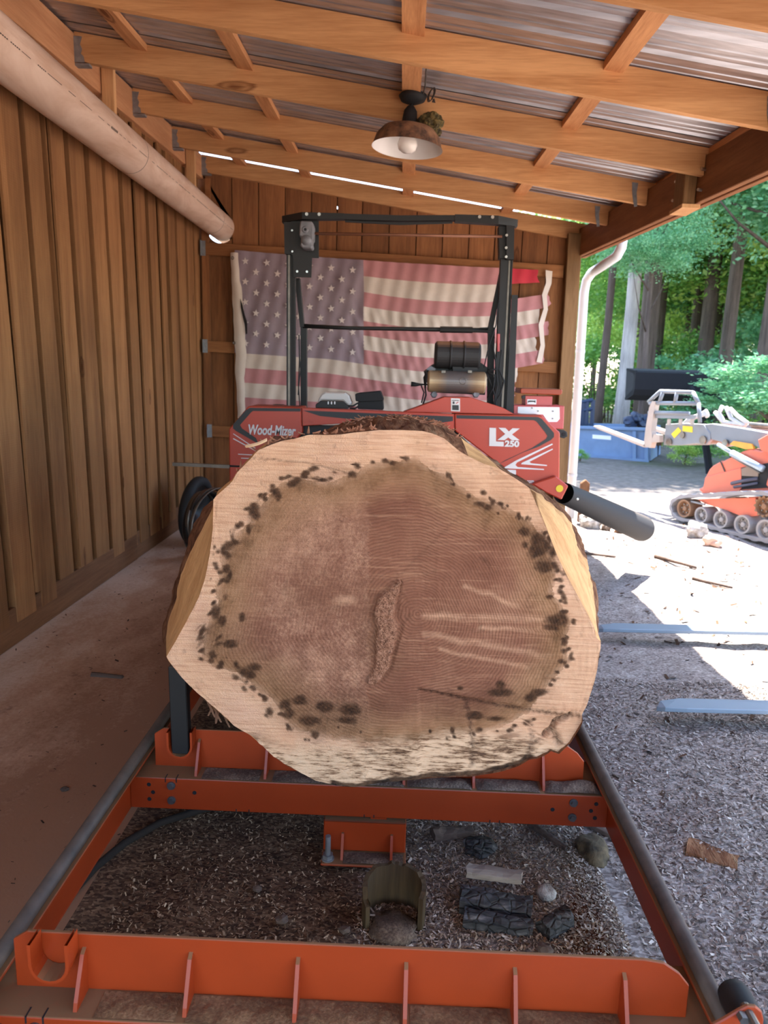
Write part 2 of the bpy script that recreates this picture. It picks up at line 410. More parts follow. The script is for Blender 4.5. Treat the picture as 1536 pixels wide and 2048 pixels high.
# ---- corner post, eave beam
pc = structure('trim_1', 'square treated corner post at the right end of the back wall')
m = MB(); m.prism([(1.585, 7.18, 0), (1.72, 7.18, 0), (1.72, 7.32, 0), (1.585, 7.32, 0)], (-.05, 0, 2.74)); m.v = [tuple(Vector(p) + Vector((0, 0, .12 if p[2] > 2 else 0))) for p in m.v]; m.build('post', M['post'], pc, bevel=.008, seg=2)
ce = structure('ceiling', 'lean-to roof of corrugated metal on pine purlins and rafters')
def bx(y): return 1.655 + .034 * (7.2 - y)
def bz(y): return 2.565 + .035 * (y - 4.6)
def beam(y0, y1, dx, dz0, h, w=.045):
    m = MB(); a = Vector((bx(y0) + dx, y0, bz(y0) + dz0)); b = Vector((bx(y1) + dx, y1, bz(y1) + dz0))
    m.obox(a + Vector((0, 0, h / 2)), b + Vector((0, 0, h / 2)), (w / 2, 0, 0), (0, 0, h / 2)); return m
for y0, y1 in ((-1.6, 4.72), (4.726, 7.32)):
    beam(y0, y1, .0225, 0, .255).build('eave_beam', M['beam'], ce, bevel=.004)
    beam(y0, y1, .072, -.006, .25).build('eave_beam', M['beam'], ce, bevel=.004)
m = MB(); yy = 4.72; m.box(bx(yy) - .075, bx(yy) - .001, yy - .085, yy + .085, bz(yy) - .012, bz(yy) + .32)
sp_ = m.build('splice_block', M['post'], ce, bevel=.005)
m = MB(); m.prism([(bx(yy) - .085, yy - .11, bz(yy) - .012), (bx(yy) + .02, yy - .12, bz(yy) - .016), (bx(yy) + .02, yy + .10, bz(yy) - .016), (bx(yy) - .085, yy + .1, bz(yy) - .012)], (0, 0, -.022))
m.build('splice_block', M['pale_board'], ce)
for by, bq in ((4.55, .17), (4.57, .06), (4.93, .18), (4.95, .07)):
    m = MB(); m.cyl((bx(by) + .01, by, bz(by) + bq), (bx(by) - .03, by - .02, bz(by) + bq), .009, n=8); m.build('bolt', M['chrome'], ce)
# ---- ledger, rafters, hangers
m = MB(); m.obox((-2.012, -1.6, 3.20 - .036 * 6.6 + .1), (-2.012, 7.28, 3.20 + .036 * 2.28 + .1), (.028, 0, 0), (0, 0, .105)); m.build('ledger', M['ledger'], ce, bevel=.003)
RY = [-.78, .11, 1.0, 1.89, 2.79, 3.68, 4.57, 5.49, 6.38, 7.262]
RH = .14
for i, y in enumerate(RY):
    xe = 1.86; xn = bx(y) - .004; zt = bz(y) + .257
    tp_ = RH + .013; zn = max(zt, zr(xn, y)); ze = max(zr(xe, y), min(zt, zr(xe, y) + .08))
    m = MB(); m.prism([(x, y - .02, z) for x, z in ((-1.982, zr(-1.982, y)), (xn, zr(xn, y)), (xn, zr(xn, y) + tp_), (-1.982, zr(-1.982, y) + tp_))], (0, .04, 0))
    m.prism([(x, y - .02, z) for x, z in ((xn, zn), (xe, ze), (xe, zr(xe, y) + tp_), (xn, zr(xn, y) + tp_))], (0, .04, 0))
    ro = recalc(m.build('rafter', M['rafter'], ce))
    b0 = zr(-1.98, y)
    m = MB(); m.prism([(-1.984, y - .0225, b0 - .012), (-1.925, y - .0225, b0 - .012), (-1.93, y - .0225, b0 + .02), (-1.945, y - .0225, b0 + .035), (-1.937, y - .0225, b0 + .06), (-1.948, y - .0225, b0 + .085), (-1.935, y - .0225, b0 + .125), (-1.984, y - .0225, b0 + .128)], (0, -.003, 0))
    m.box(-1.984, -1.90, y - .0225, y + .0225, b0 - .028, b0 - .0155); m.box(-1.984, -1.93, y + .021, y + .024, b0 - .012, b0 + .12)
    m.build('joist_hanger', M['galv'], ro)
    if i in (3, 5, 7, 8):
        xq = bx(y) - .10; zq = zr(xq, y) + .02
        m = MB(); m.prism([(xq - .022, y - .0215, zq + .115), (xq + .022, y - .0215, zq + .11), (xq + .016, y - .0215, zq + .05), (xq + .03, y - .0215, zq - .045), (xq + .008, y - .0215, zq - .05), (xq - .014, y - .0215, zq + .04)], (0, -.004, 0))
        for q in (.095, .075, .055): m.cyl((xq, y - .0255, zq + q), (xq, y - .029, zq + q), .005, n=6)
        m.build('hurricane_tie', M['galv'], ro)
# ---- purlins on top of the rafters
for x0, w in ((-1.60, .09), (-.98, .09), (-.005, .105), (.93, .09), (1.80, .09)):
    m = MB(); ya, yb = -1.5, 7.27
    a = Vector((x0, ya, zr(x0, ya) + RH - .004)); b = Vector((x0, yb, zr(x0, yb) + RH - .004))
    m.obox(a, b, (w / 2, 0, -.145 * w / 2), (0, 0, .019)); m.build('purlin', M['purlin'], ce)
# ---- corrugated sheets
def sheet_mesh(y0, y1):
    pts = []; p = .228
    y = y0
    prof = [(0, 0), (.055, 0), (.06, .004), (.075, .004), (.08, 0), (.115, 0), (.12, .004), (.135, .004), (.14, 0), (.172, 0), (.188, .021), (.208, .021), (.224, 0)]
    k = 0
    while y < y1 - .0001:
        for q, h in prof:
            if y + q <= y1: pts.append((y + q, h))
        y += p
    m = MB(); xs = [-2.10, -1.1, -.1, .9, 1.90]
    m.sheet([[(x, q, zr(x, q) + RH + .0165 + h) for q, h in pts] for x in xs]); return m
for k in range(10):
    y1 = 7.30 - .912 * k
    o = sheet_mesh(y1 - .912 - .142, y1).build('metal_sheet', M['roof'], ce)
    o.location.z += (.023, .011)[k] if k < 2 else .004 * (k % 2)
# boards hung from the rafters beside the pipe
for y, zb_ in ((4.93, 2.93), (6.73, 2.95)):
    m = MB(); m.box(-1.978, -1.90, y - .02, y + .02, zb_, zr(-1.94, y) + .155); m.build('hanger_board', M['pale_board'], ce, bevel=.002)
m = MB(); m.prism([(-1.95, 7.22, 2.98), (-1.90, 7.22, 2.97), (-1.90, 7.22, 3.27), (-1.95, 7.22, 3.27)], (0, .02, 0)); m.build('hanger_board', M['girt'], ce)

# ---- pipe
pp = thing('plastic_pipe', 'long dusty white plastic pipe hung under the rafters along the left wall', 'pipe', (-1.81, 4, 2.84))
PX, PZ, PR = -1.815, 2.845, .126
def ring(y, r, n=40): return [(PX + r * math.cos(2*math.pi*k/n), y, PZ + r * math.sin(2*math.pi*k/n)) for k in range(n)]
m = MB(); n = 40; yy = [-.5, 2, 4.905, 4.915, 6.90, 6.91, 7.62]
rows = [ring(y, PR) for y in yy]; rows = [r + [r[0]] for r in rows]; m.sheet(rows)
rows = [r + [r[0]] for r in [ring(y, PR - .006) for y in (7.62, 5.0)]]; m.sheet(rows)
rows = [r + [r[0]] for r in [ring(7.62, PR), ring(7.62, PR - .006)]]; m.sheet(rows)
m.build('pipe', M['pvc'], pp, smooth=True)
for y in (4.91, 6.905):
    m = MB(); rows = [r + [r[0]] for r in [ring(y - .003, PR + .0006), ring(y + .003, PR + .0006)]]; m.sheet(rows); m.build('joint_line', M['ink'], pp, smooth=True)
m = MB(); aa = R(-14)
def onp(y, a, r=PR + .0008): return (PX + r * math.cos(a), y, PZ + r * math.sin(a))
y = 2.6
while y < 7.2:
    L = rnd.choice((.05, .11, .07, .2)); t = rnd.choice((.010, .018, .012))
    if 4.3 < y < 4.42: t = .05; L = .09
    if abs(y - 4.91) < .03: y += .05; continue
    st = .016 if t > .015 else L
    q = y
    while q < y + L:
        m.sheet([[onp(q, aa - t), onp(q, aa + t)], [onp(q + st * .7, aa - t), onp(q + st * .7, aa + t)]]); q += st
    y += L + rnd.uniform(.006, .03)
m.build('print_line', M['ink'], pp, kind='stuff')

# ---- downspout and gutter
dt = thing('downspout', 'white downspout bending off the gutter down the corner post', 'downspout', (1.83, 7.42, 0))
def UX(px, py, X):
    d = CM @ Vector(((px - 768) / FPX, -(py - 1024) / FPX, -1.0)); return Vector((0, 0, CAM_H)) + d * (X / d.x)
pts = [UX(1245, 478, 1.94), UX(1243, 494, 1.94), UX(1234, 512, 1.93), U(1206, 531, 7.0), U(1184, 545, 7.36), U(1173, 561, 7.42), U(1168, 585, 7.42), U(1139, 1040, 7.42)]
pts[-1].z = .05
pth = []
for i in range(len(pts)): pth.append(pts[i])
m = MB(); m.tube(pth, .046, 12); m.build('pipe', M['white_metal'], dt, smooth=True)
for q in (.25, .8):
    p = pts[-2].lerp(pts[-1], q); m = MB(); m.lathe(p, [(.0475, -.012), (.049, -.012), (.049, .012), (.0475, .012)], 16); m.build('strap', M['white_metal'], dt)
gt = thing('gutter', 'white roof gutter along the eave behind the beam', 'gutter', (2.1, 3, 2.7))
prof = [(.0, .0), (.0, -.09), (.06, -.1), (.1, -.06), (.1, 0), (.095, 0), (.095, -.055), (.058, -.093), (.006, -.084), (.006, 0)]
m = MB(); rows = []
for y in (-1.5, 7.3):
    rows.append([(1.885 + a, y, zr(1.9, y) + RH + .035 + b) for a, b in prof + prof[:1]])
m.sheet(rows); m.build('trough', M['white_metal'], gt)
# ================================================================== lamp
LY = 4.46; LXc = .006
lz = zr(0, LY) + RH - .022                                         # underside of the purlin
lt = thing('pendant_lamp', 'rusty barn shade pendant lamp hanging from the middle purlin', 'lamp', (LXc, LY, lz))
rust = N('rusty_lamp_enamel'); _v = rust.obj(False); _a = rust.noise(_v, 9, 6, .65)
rust.bsdf(Base_Color=rust.ramp(_a, [(.35, c8(60, 46, 40)), (.5, c8(138, 98, 72)), (.7, c8(176, 134, 100))]), Roughness=.7); rust.bump(_a, .2)
inner = plain('white_enamel', c8(238, 232, 226), .3, var=.03)
m = MB(); m.lathe((LXc, LY, lz), [(0, 0), (.075, 0), (.082, -.008), (.070, -.030), (.035, -.045), (.012, -.050), (0, -.05)], 28); m.build('canopy', M['black_matte'], lt, smooth=True)
top = Vector((LXc - .003, LY, lz - .045)); s2 = Vector((LXc - .010, LY, lz - .062))
m = MB(); m.tube([top, s2], .008, 8); m.build('stem', M['black_matte'], lt)
tilt = Matrix.Rotation(R(3.5), 3, 'Y')
def lth(prof, n=40, inv=False):
    mm = MB(); mm.lathe((0, 0, 0), prof, n); mm.v = [tuple(tilt @ Vector(p) + s2) for p in mm.v]; return mm
lth([(0, .004), (.02, 0), (.038, -.025), (.047, -.10), (.052, -.115)]).build('socket_cap', M['black_matte'], lt, smooth=True)
lth([(.045, -.100), (.10, -.108), (.150, -.125), (.185, -.165), (.203, -.222), (.207, -.226)]).build('shade', rust.m, lt, smooth=True)
lth([(.207, -.226), (.199, -.221), (.180, -.168), (.146, -.130), (.10, -.114), (.0, -.110)]).build('shade_lining', inner, lt, smooth=True)
lth([(0, -.11), (.03, -.115), (.034, -.15), (.052, -.18), (.058, -.205), (.05, -.232), (.03, -.246), (0, -.25)], 24).build('bulb', plain('frosted_bulb', c8(236, 226, 216), .25, var=.02), lt, smooth=True)
moss = N('mossy_nest'); _v = moss.obj(False); _a = moss.noise(_v, 40, 4)
moss.bsdf(Base_Color=moss.ramp(_a, [(.35, c8(44, 34, 24)), (.55, c8(92, 80, 44)), (.7, c8(140, 116, 72))]), Roughness=1.); moss.bump(_a, 1., .02)
nb = blob((LXc + .105, LY - .01, lz - .160), .072, .07, .062, 3, .3, 4, 2.2).build('bird_nest', moss.m)
tag(nb, 'mossy bird nest built on the lamp shade', 'nest')
m = MB(); q = Vector((LXc + .10, LY - .03, lz - .012))
for k in range(3):
    m.tube([q + Vector((.018 * math.cos(t) + .004 * k, -.01 * k, .028 * math.sin(t) + .02 * math.cos(t))) for t in np.linspace(0, 6.28, 14)], .0028, 5)
m.tube([q + Vector((.012, 0, -.03)), q + Vector((.024, -.004, -.036)), q + Vector((.018, 0, -.02))], .007, 6)
m.build('wire_coil', M['ink'], lt)
m = MB(); m.tube([(.062, 3.72, zr(.06, 3.72) + RH - .02), (.068, 4.0, zr(.06, 4.0) + RH - .026), (.07, 4.3, zr(.06, 4.3) + RH - .024), (.062, LY - .03, lz - .01)], .004, 6); m.build('lamp_cable', M['ink'], lt)

# ================================================================== flag
FY = 7.218
ft = thing('flag', 'faded torn American flag nailed to the back wall girts', 'flag', U(780, 690, FY))
def cloth(name, c0, c1):
    n = N(name); v = n.obj(False); a = n.noise(v, 3.5, 5); f = n.noise(v, 130, 2)
    n.bsdf(Base_Color=n.mix(.15, n.ramp(a, [(.3, c0), (.7, c1)]), n.ramp(f, [(.3, c0), (.7, c1)])), Roughness=.95, Specular_IOR_Level=.1)
    return n.m
CL = dict(red=cloth('faded_red_cloth', c8(180, 122, 122), c8(196, 140, 138)), white=cloth('faded_white_cloth', c8(200, 182, 166), c8(216, 200, 186)),
          blue=cloth('faded_blue_cloth', c8(142, 124, 132), c8(162, 144, 150)), bright=cloth('bright_red_cloth', c8(188, 54, 68), c8(196, 70, 78)),
          star=cloth('star_cloth', c8(214, 198, 192), c8(226, 212, 204)))
def ftop(x):                      # upper hem of the flag along its length, pixels
    t = (x - 464) / 641; return 500 + 41 * t + 4 * math.sin(t * 3.1)
def fpx(x, k):                    # stripe boundary k (0..13) at pixel x
    t = (x - 464) / 641
    pitch = 29.3 - 1.2 * t - 1.8 * max(0, t - .6)
    sag = (16 * math.sin(math.pi * max(0, min(1, (t - .30) / .75))) ** 1.2) * min(1, k / 2) if t > .3 else 0
    if t > .8: sag -= (t - .8) * 60 * min(1, k / 2)
    return ftop(x) + pitch * k + sag
def fpt(x, y, k):
    w = .012 + .006 * math.sin(x * .045 + y * .012) + .006 * math.sin(x * .21 + y * .05)
    if x > 700 and k > 3.0: w += .007 * math.sin(x * .33 - y * .10 + 1.5 * noise.noise((x * .02, y * .02, 0)))
    if x <= 735: w += .008 * noise.noise((x * .025 + y * .02, y * .02 - x * .012, 4))
    p = U(x, y, FY); p.y = FY - w; return p
def stripe(k, x0, x1, mt, rag0=0, rag1=0, k1=None, name='stripe'):
    m = MB(); nx = max(8, int((x1 - x0) / 5)); rows = []
    k1 = k + 1 if k1 is None else k1
    nv = max(4, int((k1 - k) * 4))
    for i in range(nv + 1):
        q = k + (k1 - k) * i / nv; r = []
        for j in range(nx + 1):
            e1 = x1 + rag1 * noise.noise((i * 1.1, k * 3.3, 5)); x = x0 + (e1 - x0) * j / nx
            r.append(fpt(x, fpx(x, q), q))
        rows.append(r)
    m.sheet(rows); return m.build(name, mt, ft, smooth=True)
for k in range(13):
    red = k % 2 == 0
    x0 = 727 if k < 7 else 480
    x1 = [1002, 1000, 1098, 1078, 1096, 1072, 1088, 1034, 1030, 1026, 1026, 1020, 1020][k]
    stripe(k, x0, x1, CL['red'] if red else CL['white'], 0, 10)
stripe(0, 1002, 1076, CL['bright'], 0, 8)
stripe(0, 470, 728, CL['blue'], k1=7, name='canton')
# hoist header: curled and torn
m = MB(); rows = []
for i in range(30):
    t = i / 29; yy = 506 + 330 * t; b = 462 + 14 * t + 3 * noise.noise((t * 9, 0, 1)); o = 15 + 7 * math.sin(t * 3.2) * (1 if .2 < t < .75 else .4)
    r = []
    for j in range(5):
        p = U(b + o * j / 4, yy, FY); p.y = FY - .016 - .02 * math.sin(j / 4 * 3.1) * (1 - .3 * t); r.append(p)
    rows.append(r)
m.sheet(rows); m.build('header', CL['white'], ft, smooth=True)
for x, y in ((467, 517), (470, 686)):
    m = MB(); p = U(x, y, FY); m.lathe((p.x, FY - .034, p.z), [(.006, 0), (.012, -.003), (.017, 0)], 12, 'y'); m.build('grommet', M['steel'], ft)
m = MB(); rows = []
for i, (x, y) in enumerate(((1090, 541), (1091, 566), (1083, 590), (1086, 618), (1076, 650), (1080, 690), (1072, 724))):
    w = (14, 11, 10, 9, 10, 9, 11)[i]; a = U(x, y, FY); b = U(x + w, y + 2, FY); a.y -= .03; b.y -= .02; rows.append([a, b])
m.sheet(rows); m.build('fly_hem', CL['white'], ft, smooth=True)
# torn slit in the hoist side of the canton
m = MB(); sl = [(482, 597), (487, 612), (491, 630), (496, 645), (496, 668), (493, 669), (491, 650), (487, 634), (483, 615)]
m.prism([U(x, y, FY) + Vector((0, -.036, 0)) for x, y in sl], (0, -.002, 0)); m.build('tear', plain('torn_gap', c8(30, 22, 20), .9), ft)
def star(cx, cy, r, rot):
    c = fpt(cx, cy, 1); m = MB(); pts = []
    for i in range(10):
        a = math.pi / 2 + i * math.pi / 5 + rot; q = r if i % 2 == 0 else r * .42
        pts.append(c + Vector((q * math.cos(a), -.010, q * math.sin(a))))
    m.prism(pts, (0, -.0025, 0)); return m
for r_ in range(9):
    n6 = r_ % 2 == 0
    for i in range(6 if n6 else 5):
        u = (i * 2 + (1 if n6 else 2)) / 12; v = (r_ + 1) / 10
        x = 470 + 257 * u; y = fpx(x, 7 * v)
        star(x, y, .036, rnd.uniform(-.2, .2)).build('star', CL['star'], ft)

# ================================================================== mill bed
BX0, BX1 = -.79, .668
bed = thing('sawmill_bed', 'orange sawmill track bed with rails and cross bunks under the log', 'sawmill', (-.06, 2.5, 0))
for sx, x in ((-1, BX0), (1, BX1)):
    m = MB(); s = -sx
    ya, yb = .75, 6.6
    # folded rail: upright web, outward top ledge and lower lip
    def bxs(a, b, z0, z1): m.box(min(x + s * a, x + s * b), max(x + s * a, x + s * b), ya, yb, z0, z1)
    bxs(-.012, -.019, .14, .275); bxs(.022, -.030, .268, .276); bxs(-.012, -.062, .136, .143)
    ro = m.build('rail', M['orange'], bed, bevel=.002)
    m = MB(); m.cyl((x, ya, .294), (x, yb, .294), .0175, n=14); m.build('track_bar', M['rail_bar'], ro, smooth=True)
def cross(y, ypl, lite):
    """cross channel whose front face stands at y, with its bunk plate at ypl"""
    xa, xb = BX0 - .012, BX1 + .012
    m = MB()
    m.box(xa, xb, y, y + .006, .140, .245); m.box(xa, xb, y, y + .20, .239, .246); m.box(xa, xb, y + .194, y + .2, .14, .24)
    cr = m.build('cross_member', M['orange'], bed, bevel=.004, seg=2)
    m = MB(); zt = .375
    pl = [(-.745, .245), (-.745, zt - .02), (-.715, zt), (.52, zt), (.56, zt - .006), (.592, zt - .028), (.614, zt - .055), (.616, .245)]
    m.prism([(a, ypl, b) for a, b in pl], (0, .008, 0)); bp = m.build('bunk_plate', M['orange'], bed, bevel=.0015)
    for i in range(6):
        gx_ = -.60 + i * .2165
        m = MB(); m.prism([(gx_ - .004, ypl, .246), (gx_ - .004, ypl - .055, .246), (gx_ - .004, ypl - .05, .262), (gx_ - .004, ypl - .012, .338), (gx_ - .004, ypl, .345)], (.008, 0, 0))
        m.build('gusset', M['orange'], bp)
    # pocket for the side support
    m = MB(); px = -.652; arc = [(px + .040 * math.cos(t), ypl - .004 + 0 * t, .338 + .040 * math.sin(t)) for t in np.linspace(math.pi, 2 * math.pi, 9)]
    arc = [(px - .040, ypl, .385)] + [(a, ypl, b) for a, _, b in arc] + [(px + .040, ypl, .388)]
    rows = [[(a, ypl - .045, b) for a, _, b in arc], [(a, ypl - .001, b) for a, _, b in arc]]; m.sheet(rows)
    arc2 = [(px + (a - px) * .84, 0, b if b > .36 else .338 + (b - .338) * .84) for a, _, b in arc]
    m.sheet([[(a, ypl - .001, b) for a, _, b in arc2], [(a, ypl - .045, b) for a, _, b in arc2]])
    m.sheet([[(a, ypl - .045, b) for a, _, b in arc2], [(a, ypl - .045, b) for a, _, b in arc]])
    m.build('stake_pocket', M['orange'], bp, smooth=False)
    for bx_ in (-.672, .572):
        for z in (.222, .172):
            m = MB(); m.cyl((bx_, y, z), (bx_, y - .005, z), .013, n=14); m.cyl((bx_, y - .005, z), (bx_, y - .013, z), .009, n=6); m.build('bolt', M['bolt'], cr)
    m = MB()
    for hx, hz in ((-.742, .222), (-.730, .196), (-.742, .172), (-.60, .200), (.51, .195), (.642, .22), (.628, .196), (.642, .172)):
        m.cyl((hx, y - .0002, hz), (hx, y - .0012, hz), .0065, n=10)
    for hx in (-.690, -.656): m.box(hx - .0015, hx + .0015, y - .0012, y, .232, .2465); m.box(hx - .0015, hx + .0015, y - .001, y + .022, .2455, .2466)
    for hx in (-.47, -.43, -.07, -.04, .32, .35): m.box(hx - .0015, hx + .0015, y - .001, y, .14, .15)
    m.build('hole', M['black_matte'], cr, kind='stuff')
    return cr, bp
cr1, bp1 = cross(1.152, 1.222, 0)
cr2, bp2 = cross(1.985, 2.055, 0)
for yy in (2.82, 3.65, 4.48): cross(yy, yy + .07, 0)
# sawdust lying on the cross channels
def heap(x0, x1, y0, y1, z, h, seed, nx=60, ny=8):
    m = MB(); rows = []
    for j in range(ny + 1):
        v = j / ny; r = []
        for i in range(nx + 1):
            u = i / nx; x = x0 + (x1 - x0) * u; y = y0 + (y1 - y0) * v
            e = min(1, 8 * min(u, 1 - u) + .02) * math.sin(math.pi * min(1, max(0, v * .94 + .02))) ** .5
            r.append((x, y, z + .0012 + h * e * (.35 + .9 * abs(noise.noise((x * 9 + seed, y * 9, seed)))) + .004 * e * noise.noise((x * 60, y * 60, seed))))
        rows.append(r)
    m.sheet(rows); return m
sdm = N('loose_sawdust'); _v = sdm.obj(False); _a = sdm.noise(_v, 150, 4, .7); _b = sdm.noise(_v, 12, 4)
sdm.bsdf(Base_Color=sdm.ramp(sdm.mix(.5, _a, _b), [(.35, c8(70, 54, 44)), (.5, c8(112, 90, 76)), (.65, c8(168, 142, 120))]), Roughness=1.); sdm.bump(_a, 1., .01)
sd2 = N('brown_sawdust'); _v = sd2.obj(False); _a = sd2.noise(_v, 130, 4, .7); _b = sd2.noise(_v, 9, 4)
sd2.bsdf(Base_Color=sd2.ramp(sd2.mix(.5, _a, _b), [(.35, c8(92, 62, 38)), (.5, c8(126, 90, 58)), (.65, c8(166, 126, 88))]), Roughness=1.); sd2.bump(_a, .8, .006)
for a, b, yc, h in ((-.56, -.40, 1.156, .004), (-.38, -.17, 1.156, .004), (-.165, .04, 1.156, .005), (.06, .255, 1.156, .006), (.275, .475, 1.156, .007)):
    o = heap(a, b, yc, yc + .062, .246, h, a * 9).build('sawdust', sd2.m, bed, smooth=True); o['kind'] = 'stuff'
for a, b, h in ((-.58, -.40, .006), (-.36, -.18, .006), (-.16, .05, .010), (.06, .26, .016), (.275, .47, .02), (.485, .66, .034)):
    o = heap(a, b, 1.988, 2.05, .246, h, a * 5).build('sawdust', sdm.m, bed, smooth=True); o['kind'] = 'stuff'
# white lettering low on the near cross channel, its top edge just in frame
def as_mesh(o):
    """lettering curve turned into a plain mesh of the same name"""
    bpy.context.view_layer.update(); me = bpy.data.meshes.new_from_object(o.evaluated_get(bpy.context.evaluated_depsgraph_get()))
    n = bpy.data.objects.new('lettering', me); COL.objects.link(n); n.parent = o.parent; n.location = o.location; n.rotation_euler = o.rotation_euler; n.scale = o.scale
    WL[n.name] = wloc(o); bpy.data.objects.remove(o); return n
_t = bpy.data.curves.new('lettering', 'FONT'); _t.body = 'Wood-Mizer'; _t.size = .075; _t.extrude = .0006; _t.offset = .0012; _t.shear = .15
_t.materials.append(M['decal_white'])
lo = bpy.data.objects.new('lettering', _t); place(lo, (-.295, 1.1512, .179), bed); lo.rotation_euler = (R(90), 0, 0); as_mesh(lo)
# side support post in its pocket
m = MB(); m.obox((-.652, 2.035, .31), (-.656, 2.035, .60), (.027, 0, 0), (0, .018, 0)); m.build('side_support', M['black'], bed, bevel=.003)
# levelling foot under the second cross member
fo = MB(); fo.box(-.196, .062, 1.985, 1.991, .02, .125); fo.box(-.196, .062, 1.985, 2.09, .118, .125); fo.box(-.198, .064, 1.925, 2.09, .008, .016)
fo = fo.build('foot_bracket', M['orange'], bed, bevel=.003)
for gx_ in (-.135, .018):
    m = MB(); m.prism([(gx_ - .004, 1.985, .016), (gx_ - .004, 1.945, .016), (gx_ - .004, 1.978, .085), (gx_ - .004, 1.985, .085)], (.008, 0, 0)); m.build('gusset', M['orange'], fo)
m = MB(); m.cyl((-.178, 1.95, .016), (-.178, 1.95, .095), .0085, n=12); m.cyl((-.178, 1.95, .016), (-.178, 1.95, .033), .017, n=6); m.lathe((-.178, 1.95, .016), [(.0, .004), (.02, .004), (.02, 0)], 16); m.build('levelling_bolt', M['galv'], fo)
m = MB(); m.box(-.05, .0, 2.0, 2.08, .10, .141); m.build('foot_leg', M['orange'], fo)
o = heap(-.13, .055, 1.93, 1.983, .016, .012, 4).build('sawdust', sdm.m, fo, smooth=True); o['kind'] = 'stuff'
# roller bracket at the near right end
m = MB(); a = U(1425, 2052, 1.07); pl = [(1425, 2052), (1448, 2040), (1478, 2022), (1496, 2013), (1512, 2014), (1524, 2024), (1528, 2040), (1526, 2070), (1430, 2090)]
m.prism([U(x, y, 1.07) for x, y in pl], (0, .008, 0)); rb = m.build('roller_bracket', M['orange'], bed, bevel=.002)
c = U(1484, 2012, 1.16); m = MB(); m.lathe((c.x, 1.085, c.z - .006), [(0, 0), (.024, 0), (.030, .006), (.031, .03), (.031, .10), (.028, .115), (0, .118)], 24, 'y'); m.build('roller', M['black_matte'], rb, smooth=True)
c = U(1503, 2036, 1.06); m = MB(); m.cyl((c.x, 1.03, c.z), (c.x, 1.085, c.z), .008, n=10); m.build('roller_pin', M['steel'], rb)
c = U(1487, 2039, 1.06); m = MB(); m.cyl((c.x, 1.055, c.z), (c.x, 1.069, c.z), .009, n=6); m.build('nut', M['bolt'], rb)
# ================================================================== log
LY0 = 1.75
OUT = [(332,1315),(353,1280),(389,1212),(399,1191),(410,1158),(420,1107),(425,1060),(427,997),(464,964),(473,946),(488,931),(506,913),(515,901),(540,890),(566,881),(590,877),(619,869),(649,870),(679,869),(709,865),(739,862),(760,860),(805,860),(847,862),(871,869),(889,877),(904,890),(922,904),(940,914),(964,926),(1000,938),(1030,956),(1059,976),(1068,997),(1083,1030),(1098,1069),(1113,1108),(1131,1146),(1152,1185),(1173,1224),(1188,1254),(1194,1280),(1202,1281),(1200,1305),(1196,1329),(1188,1368),(1176,1404),(1164,1428),(1166,1443),(1161,1455),(1140,1487),(1118,1508),(1109,1496),(1098,1506),(1077,1517),(1059,1519),(1038,1532),(1000,1544),(946,1553),(880,1555),(820,1560),(760,1565),(709,1574),(685,1573),(634,1562),(605,1547),(575,1532),(548,1514),(527,1493),(500,1470),(470,1453),(446,1431),(419,1407),(389,1380),(359,1350)]
PITH = (836, 1228)
NA = 320
def polar(pts, Y, c, na=NA):
    """radius of a traced outline about the log's axis, at na angles (metres, upright plane Y)"""
    P = [U(x, y, Y) for x, y in pts]; Q = [(p.x - c[0], p.z - c[1]) for p in P]
    th = np.linspace(0, 2 * math.pi, na, endpoint=False); out = np.zeros(na)
    for i in range(len(Q)):
        (x0, z0), (x1, z1) = Q[i], Q[(i + 1) % len(Q)]
        for k in range(na):
            dx, dz = math.cos(th[k]), math.sin(th[k]); ex, ez = x1 - x0, z1 - z0
            det = dx * -ez + ex * dz
            if abs(det) < 1e-12: continue
            t = (x0 * -ez + ex * z0) / det; u = (dx * z0 - dz * x0) / det
            if -1e-9 <= u <= 1 + 1e-9 and t > out[k]: out[k] = t
    return th, out
pc_ = U(*PITH, LY0); PC = (pc_.x, pc_.z)
TH, RO = polar(OUT, LY0, PC)
HB = [(712,945),(745,925),(785,915),(830,918),(860,930),(890,945),(920,975),(950,1000),(985,1010),(1010,1020),(1060,1040),(1095,1080),(1118,1140),(1112,1180),(1122,1215),(1138,1240),(1130,1280),(1132,1320),(1115,1350),(1090,1380),(1060,1420),(1030,1450),(960,1468),(900,1475),(840,1482),(760,1490),(700,1487),(640,1478),(600,1462),(575,1440),(545,1400),(510,1372),(480,1348),(440,1335),(410,1315),(398,1280),(405,1255),(425,1225),(430,1190),(435,1150),(440,1110),(455,1085),(475,1060),(500,1030),(520,1010),(540,985),(570,965),(600,955),(640,962),(680,952)]
_, RH_ = polar(HB, LY0, PC)
log = thing('log', 'huge fresh-sawn hardwood log resting on the orange sawmill bed', 'log', (PC[0], 2.9, PC[1]))
